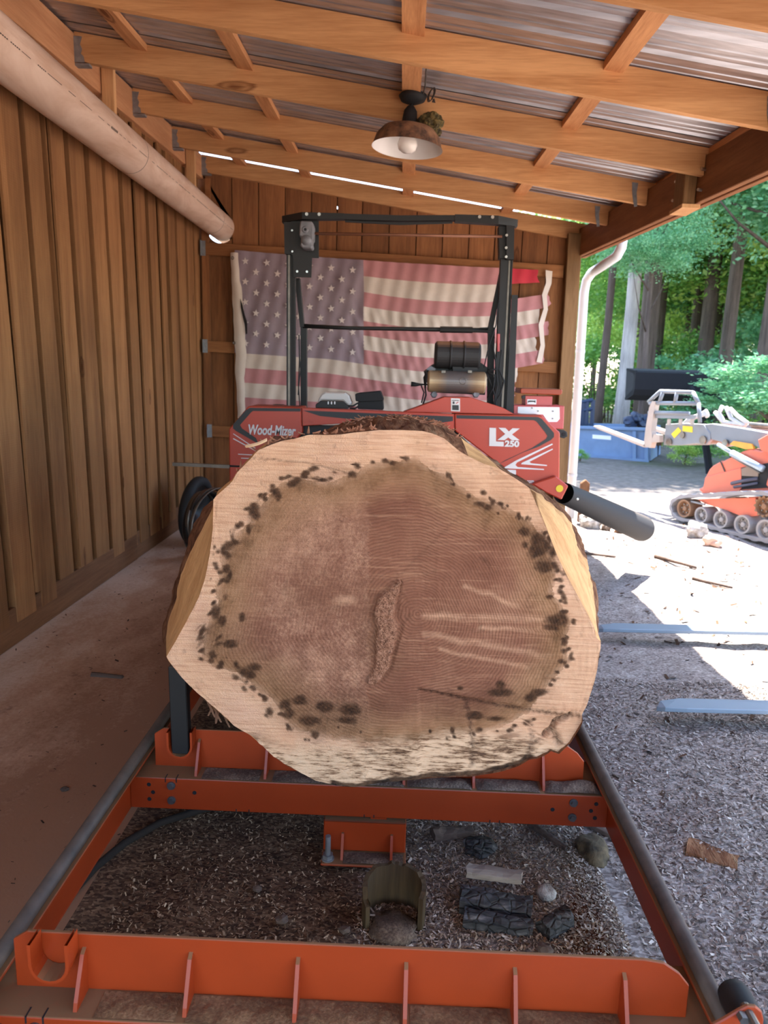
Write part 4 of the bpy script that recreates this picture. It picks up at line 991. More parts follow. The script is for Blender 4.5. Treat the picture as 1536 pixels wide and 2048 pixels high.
plate('brace', M['black'], [(1003,530),(1010,530),(986,660),(976,660)], .05, MY + .08)
cb = vbar('cover_strip', M['black'], 1024, 1036, 1012, 1027, 590, 830, MY - .03, .012)
# mast heads
lh = MB(); lh.prism(pl([(568,444),(582,444),(583,509),(569,507)], MY - .03), (0, .1, 0)); lh.build('mast_head', M['black'], hd)
plate('motor_plate', M['black'], [(582,440),(637.5,440),(637.5,516),(624,515.5),(622.5,555),(587,554.5),(586,512),(583,509)], .008, MY - .035)
for x, y in ((594.5,543),(614,543.5)):
    p = U(x, y, MY - .035); m = MB(); m.cyl((p.x, p.y, p.z), (p.x, p.y - .006, p.z), .007, n=8); m.build('bolt', M['chrome'], hd)
for x, y in ((585,462),(585.5,504)):
    p = U(x, y, MY - .035); m = MB(); m.cyl((p.x, p.y - .01, p.z), (p.x, p.y - .02, p.z), .006, n=8); m.build('bolt', M['chrome'], hd)
g = plate('gearbox', M['grey_cast'], [(601,441),(624,442),(627,452),(626,478),(623,482),(625,494),(621,497),(604,496),(600.5,490),(602,474),(598,472),(599,452)], .10, MY - .14, bevel=.008)
p = U(612, 480, MY - .14); m = MB(); m.lathe((p.x, p.y, p.z), [(0, -.012), (.022, -.012), (.026, -.004), (.03, 0)], 20, 'y'); m.build('gear_cap', M['grey_cast'], g, smooth=True)
p = U(610.5, 459, MY - .14); m = MB(); m.lathe((p.x, p.y, p.z), [(.008, -.004), (.016, -.006), (.02, 0)], 16, 'y'); m.build('shaft_boss', M['grey_cast'], g, smooth=True)
m = MB(); m.cyl((p.x, p.y - .004, p.z), (p.x, p.y - .001, p.z), .008, n=12); m.build('shaft_bore', M['black_matte'], g)
plate('mast_head', M['black'], [(998,452),(1013,453),(1013,517),(999,516)], .08, MY - .02); plate('mast_head', M['black'], [(1013,450),(1029,452),(1027.5,519),(1013,518)], .08, MY - .045)
for x, y in ((1013,471),(1012,496),(1012,514)):
    p = U(x, y, MY - .06); m = MB(); m.cyl((p.x, p.y, p.z), (p.x, p.y - .012, p.z), .008, n=8); m.build('bolt', M['chrome'], hd)
# cross beam: three welded lengths
tb = MB(); tb.prism(pl([(604,424),(688,426.5),(688,437.5),(604,438)], MY - .09), (0, .06, 0)); tb.prism(pl([(688,427),(800,430.5),(910,430),(910,440),(800,441.5),(688,438.5)], MY - .085), (0, .05, 0)); tb.prism(pl([(910,428.5),(997,431),(997,448),(910,442.5)], MY - .09), (0, .06, 0))
tbo = tb.build('cross_beam', M['black'], hd)
m = MB(); m.prism([U(564,432,MY), U(604,424,MY-.09), U(604,438,MY-.09), U(564,445,MY)], (0, .06, 0)); m.build('beam_end', M['black'], hd)
m = MB(); m.prism([U(996,431,MY-.09), U(1036,439,MY), U(1035,453,MY), U(996,448,MY-.09)], (0, .06, 0)); m.build('beam_end', M['black'], hd)
for x, y in ((613.5,428.5),(638.5,429),(959,434),(985,434.5)):
    p = U(x, y, MY - .09); m = MB(); m.cyl((p.x, p.y, p.z), (p.x, p.y - .008, p.z), .0095, n=10); m.build('bolt', M['chrome'], tbo)
m = MB(); m.prism(pl([(690,441),(800,445),(905,443),(905,446),(800,449),(690,443.5)], MY - .06), (0, .02, 0)); m.build('hydraulic_line', M['black'], hd)
m = MB(); m.cyl(U(630, 467, MY - .06), U(1004, 473, MY - .03), .0085, n=10); m.build('cross_shaft', M['rod'], hd, smooth=True)
# lower cross tube
m = MB(); m.tube([U(606, 652, MY + .1), U(700, 656, MY + .1), U(880, 659, MY + .1), U(980, 661, MY + .1)], [.014, .012, .014, .016], 10); ct = m.build('cross_tube', M['black'], hd, smooth=True)
m = MB(); m.tube([U(880, 659, MY + .09), U(945, 660, MY + .09)], .020, 10); m.build('clamp', M['black'], ct)
plate('corner_gusset', M['black'], [(960,655),(988,654),(990,676),(978,668)], .02, MY + .09)
# cables on the masts
m = MB(); m.tube([U(598, 670, MY), U(599, 720, MY - .02), U(597, 770, MY), U(600, 822, MY)], .004, 6); m.tube([U(596, 790, MY), U(601, 740, MY), U(598, 690, MY)], .003, 6); m.build('cable', M['black_matte'], hd)
m = MB()
for k, c in enumerate(([(985,690),(991,720),(995,770),(985,822)], [(975,740),(998,738),(1008,762),(1000,790),(985,812)], [(972,745),(985,775),(992,800),(990,822)], [(997,600),(992,650),(978,690),(968,735)], [(1003,700),(998,740),(1003,790),(1000,825)])):
    P_ = [U(x, y, MY - .05) for x, y in c]; pts = [P_[0].lerp(P_[1], 0)]
    for a, b in zip(P_, P_[1:]): pts += [a.lerp(b, .5), b]
    m.tube(pts, .006 if k < 3 else .004, 6)
m.build('cable', M['black_matte'], hd, smooth=True)
m = MB(); m.cyl(U(996.5, 668, MY - .03), U(996.5, 686, MY - .03), .010, n=10); m.cyl(U(996.5, 686, MY - .03), U(996.5, 703, MY - .03), .008, n=10); m.build('reservoir', M['red_box'], hd)
# engine
EY = 4.46
eng = plate('engine_block', M['black'], [(862,785),(970,790),(975,735),(960,724),(940,700),(905,700),(900,724),(868,728),(850,742)], .30, EY + .12)
m = MB(); a, b = U(869, 709, EY + .10), U(960, 712, EY + .10); r = .083
m.lathe((a.x, EY + .10, (a.z + b.z) / 2), [(0, 0), (r * .82, .0), (r, .012), (r, b.x - a.x - .012), (r * .82, b.x - a.x), (0, b.x - a.x)], 32, 'x'); ac = m.build('air_cleaner', M['dusty_black'], hd, smooth=False, bevel=.004)
for x in (900, 927):
    p = U(x, 710, EY + .10); m = MB(); m.lathe((p.x - .006, EY + .10, (a.z + b.z) / 2), [(r, 0), (r + .006, .002), (r + .006, .012), (r, .014)], 32, 'x'); m.build('band', M['dusty_black'], ac, smooth=True)
plate('filter_base', M['dusty_black'], [(905,727),(955,727),(955,742),(930,744),(928,748),(906,748)], .08, EY + .06)
plate('fuel_cup', M['white_plastic'], [(870,715),(900,718),(898,728),(886,735),(875,732)], .07, EY + .06, bevel=.01)
a, b = U(855, 763, EY), U(971, 765, EY); zc = (a.z + b.z) / 2; r = .066
m = MB(); m.lathe((a.x, EY, zc), [(0, 0), (r * .8, 0), (r, .008), (r, b.x - a.x - .008), (r * .8, b.x - a.x), (0, b.x - a.x)], 32, 'x'); mf = m.build('muffler', M['muffler'], hd, smooth=False, bevel=.003)
for x in (887, 940): plate('muffler_tab', M['steel'], [(x - 4, 741), (x + 4, 741), (x + 4, 746), (x - 4, 746)], .02, EY - .05, mf)
p = U(926, 762, EY - r); m = MB(); m.lathe((p.x, EY - r - .001, p.z), [(.018, 0), (.02, -.001), (.022, 0)], 24, 'y'); m.build('stamped_ring', M['steel'], mf)
m = MB(); m.lathe(U(853, 760, EY), [(.05, -.012), (.056, -.006), (.05, 0)], 16, 'x'); m.build('exhaust_clamp', M['black'], mf)
m = MB(); m.tube([U(822, 768, EY), U(832, 769, EY), U(842, 769, EY), U(856, 769, EY)], [.016, .013, .006, .005], 10); m.build('choke_lever', M['black_matte'], hd, smooth=True)
m = MB(); m.tube([U(842, 770, EY), U(848, 785, EY), U(843, 806, EY)], .005, 6); m.tube([U(856, 740, EY), U(848, 755, EY), U(852, 790, EY), U(845, 812, EY)], .006, 6); m.build('cable', M['black_matte'], hd)
m = MB(); m.prism(pl([(853,738),(862,732),(872,738),(866,744),(854,743)], EY + .02), (0, .05, 0)); m.build('starter_cap', M['grey_cast'], hd)
for x in (868, 952):
    m = MB(); m.lathe(U(x, 789, EY - .02), [(0, -.004), (.016, -.006), (.022, .0), (.022, .02), (0, .03)], 6, 'y'); m.build('shroud_screw', M['grey_cast'], hd)
m = MB(); m.tube([U(972, 745, EY), U(990, 750, EY - .02), U(987, 775, EY - .02), U(975, 795, EY)], .006, 6); m.build('cable', M['black_matte'], hd, smooth=True)
# control boxes at the operator side
cbx = plate('control_box', M['red_box'], [(1027,810),(1129,812),(1127,858),(1045,856),(1027,840)], .20, MY - .02, bevel=.004)
plate('panel', M['white_panel'], [(1036,813.5),(1119,814.5),(1119.5,838),(1114,844),(1096,844),(1086,829),(1047,828),(1035.5,826)], .004, MY - .024, cbx)
for x, y in ((1076,822),(1106,822.5),(1105,837),(1064,816)):
    p = U(x, y, MY - .025); m = MB(); m.cyl((p.x, p.y, p.z), (p.x, p.y - .004, p.z), .005, n=8); m.build('screw', M['bolt'], cbx)
ub = plate('upper_box', M['red_box'], [(1051,792),(1105,793),(1104,811),(1051,810)], .14, MY)
plate('gauge_label', M['white_panel'], [(1054.5,798.5),(1073,799),(1072.5,809),(1054.5,808.5)], .003, MY - .003, ub); plate('gauge_print', M['decal_black'], [(1056,802),(1058,801),(1069,801.3),(1071,800.5),(1071,806),(1068,804),(1058,804),(1056,806)], .002, MY - .005, ub)
plate('box_lid', M['orange'], [(1041,778),(1044,776.5),(1123,778.5),(1125,781),(1124,788),(1119,790),(1041,787)], .22, MY - .05, bevel=.004)
plate('box_latch', M['black'], [(1044,792),(1051,790),(1050,797),(1044,797)], .03, MY)
m = MB(); p = U(1127, 868, MY); m.prism(pl([(1112,859),(1128,860),(1134,864),(1135,873),(1128,877),(1118,874)], MY), (0, .03, 0)); tw = m.build('hitch_lug', M['black'], hd, bevel=.002)
m = MB(); p = U(1127.5, 868.5, MY); m.cyl((p.x, MY - .001, p.z), (p.x, MY - .004, p.z), .012, n=12); m.build('hole', M['black_matte'], tw)
# discharge chute
CYc = 4.32
ch = MB(); ch.prism([U(1064,968,4.26), U(1112,952,4.26), U(1137,972,4.26), U(1123,1000,4.26), U(1092,985,4.26)], (0, .2, 0)); chute = ch.build('chute_elbow', M['orange_clean'], hd, bevel=.006)
m = MB(); m.lathe(U(1119, 977, 4.258), [(0, -.002), (.022, -.002), (.022, 0)], 20, 'y'); m.build('sticker', M['yellow'], chute)
tb0, tb1 = U(1127, 986, 4.34), U(1283, 1057, 5.62)
dv = (tb1 - tb0).normalized(); rr_ = .066
m = MB(); m.tube([tb0, tb0.lerp(tb1, .33), tb0.lerp(tb1, .66), tb1], [.066, .080, .092, .104], 28, caps=False); tin = MB(); tin.tube([tb1, tb0.lerp(tb1, .3)], [.098, .072], 28, caps=False); m.add(tin.v, tin.f)
sp2 = []
m.build('chute_tube', painted('dark_rubber_duct', c8(22, 23, 28), .75, .30, c8(120, 104, 90), dirt=.1), hd, smooth=True)
m = MB(); c = tb0.lerp(tb1, .02) + Vector((.06, -.062, -.02)); m.lathe((c.x, c.y, c.z), [(0, -.006), (.007, -.005), (.009, 0)], 10, 'y'); m.build('rivet', M['chrome'], hd)
m = MB(); m.prism(pl([(1062,968),(1088,982),(1100,1012),(1075,1005)], 4.36), (0, .1, 0)); m.build('guard_plate', M['black'], hd)
p = U(1076, 983.5, 4.3); m = MB(); m.lathe((p.x, 4.3, p.z), [(0, -.01), (.012, -.008), (.014, 0)], 10, 'y'); m.build('guard_bolt', M['chrome'], hd)
# carriage legs down to the rails (mostly hidden by the log)
for x in (BX0 + .01, BX1 - .01):
    m = MB(); m.box(x - .035, x + .035, 4.18, 4.62, .318, .36); m.box(x - .03, x + .03, 4.50, 4.56, .36, 1.25); m.build('carriage_leg', M['black'], hd)
m = MB(); m.box(BX0 - .02, BX0 + .04, 4.5, 4.6, .85, 1.28); m.box(BX1 - .05, BX1 + .02, 4.5, 4.6, .85, 1.3); m.build('cover_bracket', M['black'], hd)
# long rod out to the left of the covers
m = MB(); m.obox(U(346, 928, 4.34), U(470, 933.5, 4.34), (0, .012, 0), (0, 0, .010)); m.build('guide_arm', M['steel'], hd)
m = MB(); m.prism(pl([(459,930),(545,934),(545,936),(459,934)], HY - .002), (0, .004, 0)); m.build('cover_slot', M['black_matte'], lc)
# charger and battery sitting on the cover
top_y = 4.40
ch_ = thing('battery_charger', 'white and black charger unit sitting on top of the saw head cover', 'charger', U(668, 815, top_y))
plate('base', M['black'], [(631,816),(631,809),(642,801),(686,802),(696,812),(697,818)], .14, top_y - .02, ch_, bevel=.004)
plate('housing', M['white_plastic'], [(634,808),(637,797),(643,788),(650,784),(690,785),(698,791),(704,808),(697,812),(686,801.5),(642,800.5)], .11, top_y - .005, ch_, bevel=.012)
for x in (656.5, 663, 669.5): plate('indicator', M['white_panel'], [(x - 1.1, 803), (x + 1.1, 803), (x + 1.1, 808.5), (x - 1.1, 808.5)], .003, top_y - .023, ch_)
bt = thing('battery_box', 'black lidded battery box beside the white charger on the saw head', 'battery', U(740, 818, top_y))
plate('tub', M['black_matte'], [(715,818),(716,803),(766,800),(767,820)], .14, top_y, bt, bevel=.004)
plate('lid', M['black_matte'], [(710,788),(718,786),(761,782),(766.5,797),(767,802),(719,804),(711,802)], .15, top_y - .01, bt, bevel=.004)
m = MB(); m.tube([U(697, 812, top_y), U(706, 812, top_y - .01), U(716, 806, top_y)], .006, 6); m.tube([U(700, 816, top_y), U(710, 817, top_y - .01), U(717, 812, top_y)], .006, 6); m.build('cable', M['black_matte'], bt)
# ---- coiled blades and wheel left of the head
wc = thing('bandsaw_blade_coil', 'coil of black bandsaw blades leaning against the spare wheel by the wall', 'blade', (-1.55, 5.7, 0))
wcen = U(400, 986, 5.75)
for k in range(7):
    m = MB(); r = .25 + .004 * k; c = Vector((wcen.x + .03 + .026 * k, 5.62 - .015 * k, r + .012)); a = R(78 - 3.0 * k)
    pts = []
    for t in np.linspace(0, 2 * math.pi, 48, endpoint=False):
        e = r * (1 + .05 * math.sin(2 * t + k)); pts.append((c.x + e * math.cos(t) * math.cos(a), c.y + e * math.cos(t) * math.sin(a), c.z + e * .98 * math.sin(t)))
    w = Vector((math.sin(a), -math.cos(a), 0)) * .016
    rows = [[Vector(p) - w for p in pts] + [Vector(pts[0]) - w], [Vector(p) + w for p in pts] + [Vector(pts[0]) + w]]
    m.sheet(rows); o = m.build('blade', M['black'] if k % 3 else M['steel'], wc, smooth=True); sf = o.modifiers.new('t', 'SOLIDIFY'); sf.thickness = .003
wh = thing('spare_wheel', 'black rubber wheel with dark hub leaning at the foot of the board wall', 'wheel', (-1.8, 5.9, 0))
ang = Matrix.Rotation(R(-8), 3, 'Z') @ Matrix.Rotation(R(5), 3, 'Y')
def wl_(prof, n=36):
    mm = MB(); mm.lathe((0, 0, 0), prof, n, 'x'); mm.v = [tuple(ang @ Vector(p) * .86 + Vector((wcen.x - .08, 5.92, .297))) for p in mm.v]; return mm
wl_([(.26, -.045), (.31, -.05), (.335, -.03), (.34, 0), (.335, .03), (.31, .05), (.26, .045), (.25, 0), (.26, -.045)]).build('tyre', M['black_matte'], wh, smooth=True)
wl_([(0, -.03), (.05, -.03), (.06, 0), (.24, .005), (.26, .03)]).build('hub', M['black'], wh, smooth=True)
# ================================================================== debris on the ground
char = N('charred_wood'); _v = char.obj(); _a = char.noise(char.mapped(_v, (6, 30, 30)), 2, 5, .65); _b = char.add('TexVoronoi', {'Vector': char.mapped(_v, (28, 40, 40)), 'Scale': 1.0}, feature='DISTANCE_TO_EDGE').outputs['Distance']
char.bsdf(Base_Color=char.ramp(_a, [(.35, c8(34, 32, 32)), (.55, c8(70, 66, 66)), (.7, c8(128, 120, 116))]), Roughness=.7); char.bump(char.ramp(_b, [(0, 0), (.12, 1)]), .8, .01)
weath = wood('weathered_plank', c8(112, 100, 90), c8(168, 154, 140), 'x', vary=.1, fine=2)
oldw = wood('old_hollow_wood', c8(60, 48, 34), c8(104, 84, 58), 'z', vary=.1, fine=2)
stone = N('pale_stone'); _v = stone.obj(); _a = stone.noise(_v, 14, 6, .65)
stone.bsdf(Base_Color=stone.ramp(_a, [(.3, c8(120, 112, 104)), (.5, c8(176, 168, 160)), (.7, c8(214, 208, 202))]), Roughness=.9); stone.bump(_a, .8, .02)
barkg = wood('grey_bark_piece', c8(64, 50, 44), c8(112, 94, 84), 'x', vary=.2, fine=3)
# hollow half shell of a log
hs = thing('hollow_log_piece', 'hollow arched piece of old wood standing on the sawdust inside the frame', 'wood', G(790, 1830))
c = G(787, 1838); a0, a1 = R(-22), R(202)
mi, mo, me_ = MB(), MB(), MB(); ri, ro_, rt = [], [], []
for i in range(31):
    t = a0 + (a1 - a0) * i / 30; rx = .075 + .004 * math.sin(3 * t); h = .098 + .02 * math.sin(t) + .010 * noise.noise((t * 5, 0, 2)) - (.03 if t > 3.2 else 0)
    th_ = .013 + .004 * noise.noise((t * 3, 0, 4))
    pi_ = (c.x + rx * math.cos(t), c.y + rx * math.sin(t)); po = (c.x + (rx + th_) * math.cos(t), c.y + (rx + th_) * math.sin(t))
    ri.append((pi_, h)); ro_.append((po, h))
mi.sheet([[(p[0], p[1], z) for p, h in ri] for z in (-.02, .03, .07)] + [[(p[0], p[1], h) for p, h in ri]])
mi.sheet([[(p[0], p[1], h) for p, h in ri], [(p[0], p[1], h) for p, h in ro_]])
mi.sheet([[(p[0], p[1], h) for p, h in ro_], [(p[0], p[1], .06) for p, h in ro_], [(p[0], p[1], -.02) for p, h in ro_]])
for q in (0, -1):
    mi.sheet([[(ri[q][0][0], ri[q][0][1], z) for z in (-.02, ri[q][1])], [(ro_[q][0][0], ro_[q][0][1], z) for z in (-.02, ro_[q][1])]])
recalc(mi.build('shell', oldw, hs, smooth=False)); m = blob((c.x, c.y - .03, -.004), .066, .06, .022, 8, .3, 3); o = m.build('sawdust', sdm.m, hs, smooth=True); o['kind'] = 'stuff'
def chunk(name, p, L, w, h, ang, mt, label, cat, seed, z=0., tilt=0., taper=.75, group=None):
    """irregular split billet lying on the ground"""
    m = MB(); n = 9; rows = []; d = Vector((math.cos(ang), math.sin(ang), tilt)).normalized(); s = Vector((-math.sin(ang), math.cos(ang), 0)); up = d.cross(s)
    for i in range(n + 1):
        u = i / n - .5; k = (1 - (1 - taper) * (u + .5)); r = []
        for j, (a, b) in enumerate(((-1, 0), (-.95, .75), (-.3, 1.0), (.45, .95), (1, .6), (.95, 0))):
            q = 1 + .22 * noise.noise((u * 5, j * 1.7, seed))
            e = .12 * L * noise.noise((j * 2.1, seed, 3)) if i in (0, n) else 0
            r.append(Vector(p) + d * (u * L + e) + s * (a * w * .5 * k * q) + up * (b * h * k * q + z))
        r.append(r[0]); rows.append(r)
    m.sheet(rows); m.add([q for q in rows[0][:-1]], [(0,1,2,3,4,5)]); m.add([q for q in rows[-1][:-1]], [(0,1,2,3,4,5)])
    o = recalc(m.build(name, mt, bevel=.002)); return tag(o, label, cat, group)
p = G(985, 1778); chunk('wood_offcut', (p.x, p.y, .045), .16, .05, .022, -.14, weath, 'weathered grey offcut lying on top of the charred billets', 'wood', 2, taper=.95)
p = G(990, 1812); chunk('charred_billet', (p.x, p.y - .005, -.005), .20, .085, .05, -.17, char.m, 'charred split billet under the grey offcut inside the frame', 'wood', 5, taper=.9)
p = G(985, 1838); chunk('charred_billet', (p.x + .01, p.y - .02, -.005), .19, .06, .036, -.14, char.m, 'front charred billet lying against the larger one', 'wood', 9, taper=.85)
p = G(1108, 1850); chunk('charcoal_chunk', (p.x, p.y - .01, -.005), .095, .05, .045, .62, char.m, 'small blackened wood chunk on the sawdust left of the right rail', 'wood', 14, taper=1.1)
p = G(1092, 1792); tag(blob((p.x, p.y, .012), .028, .026, .024, 4).build('stone', stone.m, smooth=True), 'pale grey stone beside the charred billets', 'stone')
p = G(905, 1668); chunk('bark_piece', (p.x, p.y, -.004), .14, .055, .035, .28, barkg, 'grey bark piece just right of the orange foot bracket', 'bark', 21, taper=.6)
p = G(960, 1698); tag(blob((p.x, p.y, .008), .05, .04, .028, 12, .4).build('charcoal_heap', char.m), 'dark crumbled charcoal lump near the foot bracket', 'charcoal')
p = G(1095, 1672); chunk('bark_strip', (p.x, p.y, -.004), .16, .025, .02, -.9, barkg, 'thin brown bark strip on the dust under the second cross member', 'bark', 24)
ochre = plain('ochre_stained_stone', c8(92, 76, 54), .95, var=.65, scale=26, bump=1.)
p = G(1186, 1700); tag(blob((p.x, p.y, -.012), .055, .075, .045, 15, .35).build('mossy_rock', ochre, smooth=True), 'ochre stained rock beside the right rail', 'rock')
p = G(1190, 1660); chunk('bark_strip', (p.x + .02, p.y, -.004), .17, .03, .02, -.75, barkg, 'grey splinter strip lying against the right rail', 'bark', 27)
p = G(1425, 1712); chunk('bark_slab', (p.x, p.y, .0), .15, .10, .018, -.55, bark.m, 'flat brown bark slab on the sawdust right of the rail', 'bark', 31)
p = G(215, 1353); chunk('bark_sliver', (p.x, p.y, 0), .16, .032, .016, -.1, barkg, 'dark bark sliver lying on the concrete by the wall', 'bark', 33)
p = G(130, 1580); tag(blob((p.x, p.y, .004), .016, .012, .008, 3, .4, 2).build('bark_crumb', barkg), 'tiny dark bark crumb on the concrete near the rail', 'bark')
for i, (x, y, s_) in enumerate(((563, 1842, .018), (1090, 1900, .02), (690, 1862, .016), (515, 1780, .014))):
    p = G(x, y); tag(blob((p.x, p.y, .004), s_, s_ * .8, s_ * .6, 40 + i, .4, 2).build('clod', barkg), ['dark clod behind the near bunk plate left of the hollow piece', 'dark clod under the near bunk plate right end', 'dark clod touching the left of the hollow piece', 'dark clod in the open sawdust left of the foot'][i], 'clod')
# dark tube along a curved line on the ground inside the left rail
pts = [G(x, y, .01) for x, y in ((60, 1880), (130, 1800), (190, 1735), (250, 1685), (320, 1645), (400, 1620), (470, 1604), (560, 1585))]
m = MB(); m.tube(pts, .012, 8); tag(m.build('ground_tube', plain('dark_tube', c8(36, 28, 24), .9), smooth=True), 'dark tube curving over the sawdust inside the left rail', 'ground_tube')
# scattered chips
def chips(name, n, fx, lab, mt, l0=.006, l1=.014):
    rs = np.random.RandomState(5); V4 = np.zeros((n * 4, 3), np.float32)
    for i in range(n):
        x, y = fx(rs); z = gz(x, y) + .003 + rs.rand() * .004; a = rs.rand() * 6.28; L = l0 + (l1 - l0) * rs.rand() ** 2; w = L * (.18 + .25 * rs.rand()); t = rs.randn() * .3; t2 = rs.randn() * .35
        c, s = math.cos(a), math.sin(a)
        V4[i*4:i*4+4] = [(x - c*L - s*w, y - s*L + c*w, z - t*L + t2*w), (x + c*L - s*w, y + s*L + c*w, z + t*L + t2*w), (x + c*L + s*w, y + s*L - c*w, z + t*L - t2*w), (x - c*L + s*w, y - s*L - c*w, z - t*L - t2*w)]
    me = bpy.data.meshes.new(name); me.vertices.add(n * 4); me.vertices.foreach_set('co', V4.ravel()); me.loops.add(n * 4); me.loops.foreach_set('vertex_index', np.arange(n * 4, dtype=np.int32)); me.polygons.add(n); me.polygons.foreach_set('loop_start', np.arange(n, dtype=np.int32) * 4); me.polygons.foreach_set('loop_total', np.full(n, 4, np.int32)); me.update(); me.materials.append(mt)
    o = bpy.data.objects.new(name, me); place(o, (0, 0, 0), None); return tag(o, lab, 'sawdust', kind='stuff')
def isl(name, stops, rough=.9):
    n = N(name); r = n.add('NewGeometry').outputs['Random Per Island']; n.bsdf(Base_Color=n.ramp(r, stops), Roughness=rough, Specular_IOR_Level=.15); return n.m
cm_ = isl('wood_chips', [(0, c8(74, 54, 42)), (.45, c8(122, 96, 76)), (.8, c8(164, 138, 112)), (1, c8(204, 180, 150))])
def f_in(rs):
    while True:
        x = -.76 + 1.43 * rs.rand(); y = 1.3 + 1.4 * rs.rand() ** 1.2
        if rs.rand() < .35 + .3 * min(1, max(0, (x + .15) / .4)): return x, y
chips('wood_chips', 30000, f_in, 'pale wood chips strewn between the sawmill rails', cm_, .0025, .0065)
def f_mid(rs): return .67 - .75 * rs.rand() ** 1.5, 1.28 + 1.2 * rs.rand()
chips('wood_chips', 16000, f_mid, 'pale grey wood chips heaped between the foot bracket and the right rail', isl('light_wood_chips', [(0, c8(110, 92, 80)), (.4, c8(160, 140, 124)), (.8, c8(198, 180, 162)), (1, c8(224, 208, 190))]), .003, .0085)
def f_out(rs):
    return .71 + 1.2 * rs.rand(), 1.05 + 2.4 * rs.rand() ** 1.3
cm2 = isl('grey_wood_chips', [(0, c8(78, 66, 60)), (.35, c8(126, 112, 102)), (.7, c8(164, 150, 140)), (1, c8(200, 186, 174))])
chips('wood_chips', 34000, f_out, 'pale wood chips covering the yard right of the rail', cm2, .004, .010)
lit = isl('dark_litter', [(0, c8(50, 36, 30)), (1, c8(110, 84, 66))])
def f_lit(rs): return -2.0 + 1.15 * rs.rand(), 1.4 + 4.5 * rs.rand()
chips('bark_litter', 500, f_lit, 'dark bark crumbs scattered on the concrete', lit, .003, .009)
def f_lit2(rs): return .8 + 4 * rs.rand(), 2.2 + 5.5 * rs.rand()
chips('bark_litter', 1500, f_lit2, 'dark twigs and crumbs littering the bright yard', lit, .006, .03)

# ================================================================== yard
# pallet fork whose two tines reach in from the right
fk = thing('pallet_fork', 'blue-grey steel pallet fork with two pointed tines reaching in from the right', 'fork', (2.6, 3.5, 0))
tine = painted('blue_grey_steel', c8(126, 142, 158), .35, .2, c8(150, 150, 150), dirt=.2)
for (x0, y0), nm in (((1.20, 4.02), 1), ((1.20, 3.02), 0)):
    m = MB(); z0, z1 = .050, .085
    top = [(x0, y0 - .01, z0 + .006), (x0 + .03, y0 - .038, .070), (x0 + .12, y0 - .052, .076), (2.6, y0 - .052, .098), (2.6, y0 + .052, .098), (x0 + .12, y0 + .052, .076), (x0 + .03, y0 + .03, .070)]
    m.prism(top, (0, 0, -.022)); m.box(2.56, 2.60, y0 - .052, y0 + .052, .06, .65); m.build('tine', tine, fk, bevel=.004, seg=2)
m = MB(); m.box(2.60, 2.66, 2.75, 4.3, .56, .66); m.box(2.60, 2.66, 2.75, 4.3, .12, .22); m.box(2.60, 2.66, 2.75, 2.83, .0, 1.0); m.box(2.60, 2.66, 4.22, 4.3, .0, 1.0); m.box(2.60, 2.66, 2.75, 4.3, .94, 1.0); m.build('carriage', tine, fk, bevel=.005)
# sticks and stones
def stick(a, b, r, lab, seed):
    A, B = G(*a), G(*b); A.z = gz(A.x, A.y) + r * .8; B.z = gz(B.x, B.y) + r * .9; m = MB(); pts = [A.lerp(B, t) + Vector((.012 * noise.noise((t * 4, seed, 0)), .015 * noise.noise((t * 5, seed, 1)), 0)) for t in np.linspace(0, 1, 9)]
    m.tube(pts, [r * (1 - .35 * t) for t in np.linspace(0, 1, 9)], 7); tag(m.build('stick', barkg, smooth=True), lab, 'stick')
stick((1310, 1112), (1392, 1136), .018, 'long bare stick lying on the sunlit yard beyond the fork tines', 1)
stick((1168, 1104), (1232, 1111), .014, 'short dark stick lying at the shadow edge beside the log', 2)
stick((1385, 1157), (1465, 1176), .014, 'thin twig on the bright dirt right of the long stick', 3)
rk = [((1392, 1070), .10, .07, .10, 'grey white lump of rock in front of the loader track'), ((1425, 1088), .09, .08, .06, 'pinkish slab of rock beside the pale lump near the track'), ((1180, 1052), .11, .10, .11, 'big sun-bleached white rock at the foot of the corner post'), ((1213, 1058), .05, .05, .05, 'small dark rock between the white rock and the chute end'), ((1247, 1062), .10, .07, .05, 'tan rock lying under the chute end')]
for i, ((x, y), a, b, h, lab) in enumerate(rk):
    p = G(x, y); mt = stone.m if i in (0, 2) else plain('rock_%s' % ('pink', 'pink', 'dark', 'dark', 'tan')[i], (c8(190, 150, 130), c8(200, 160, 140), 0, c8(110, 96, 86), c8(200, 150, 110))[i], .9, bump=.5)
    tag(blob((p.x, p.y, h * .45), a, b, h, 50 + i, .35, 4).build('rock', mt, smooth=True), lab, 'rock')
p = G(1163, 1045); m = MB(); m.prism([(p.x - .04, p.y, 0), (p.x + .055, p.y, 0), (p.x + .055, p.y, .42), (p.x + .01, p.y, .46), (p.x - .04, p.y, .42)], (0, .05, 0)); tag(m.build('slab_wood', M['baseboard'], bevel=.006), 'short brown board standing behind the downspout foot', 'wood')

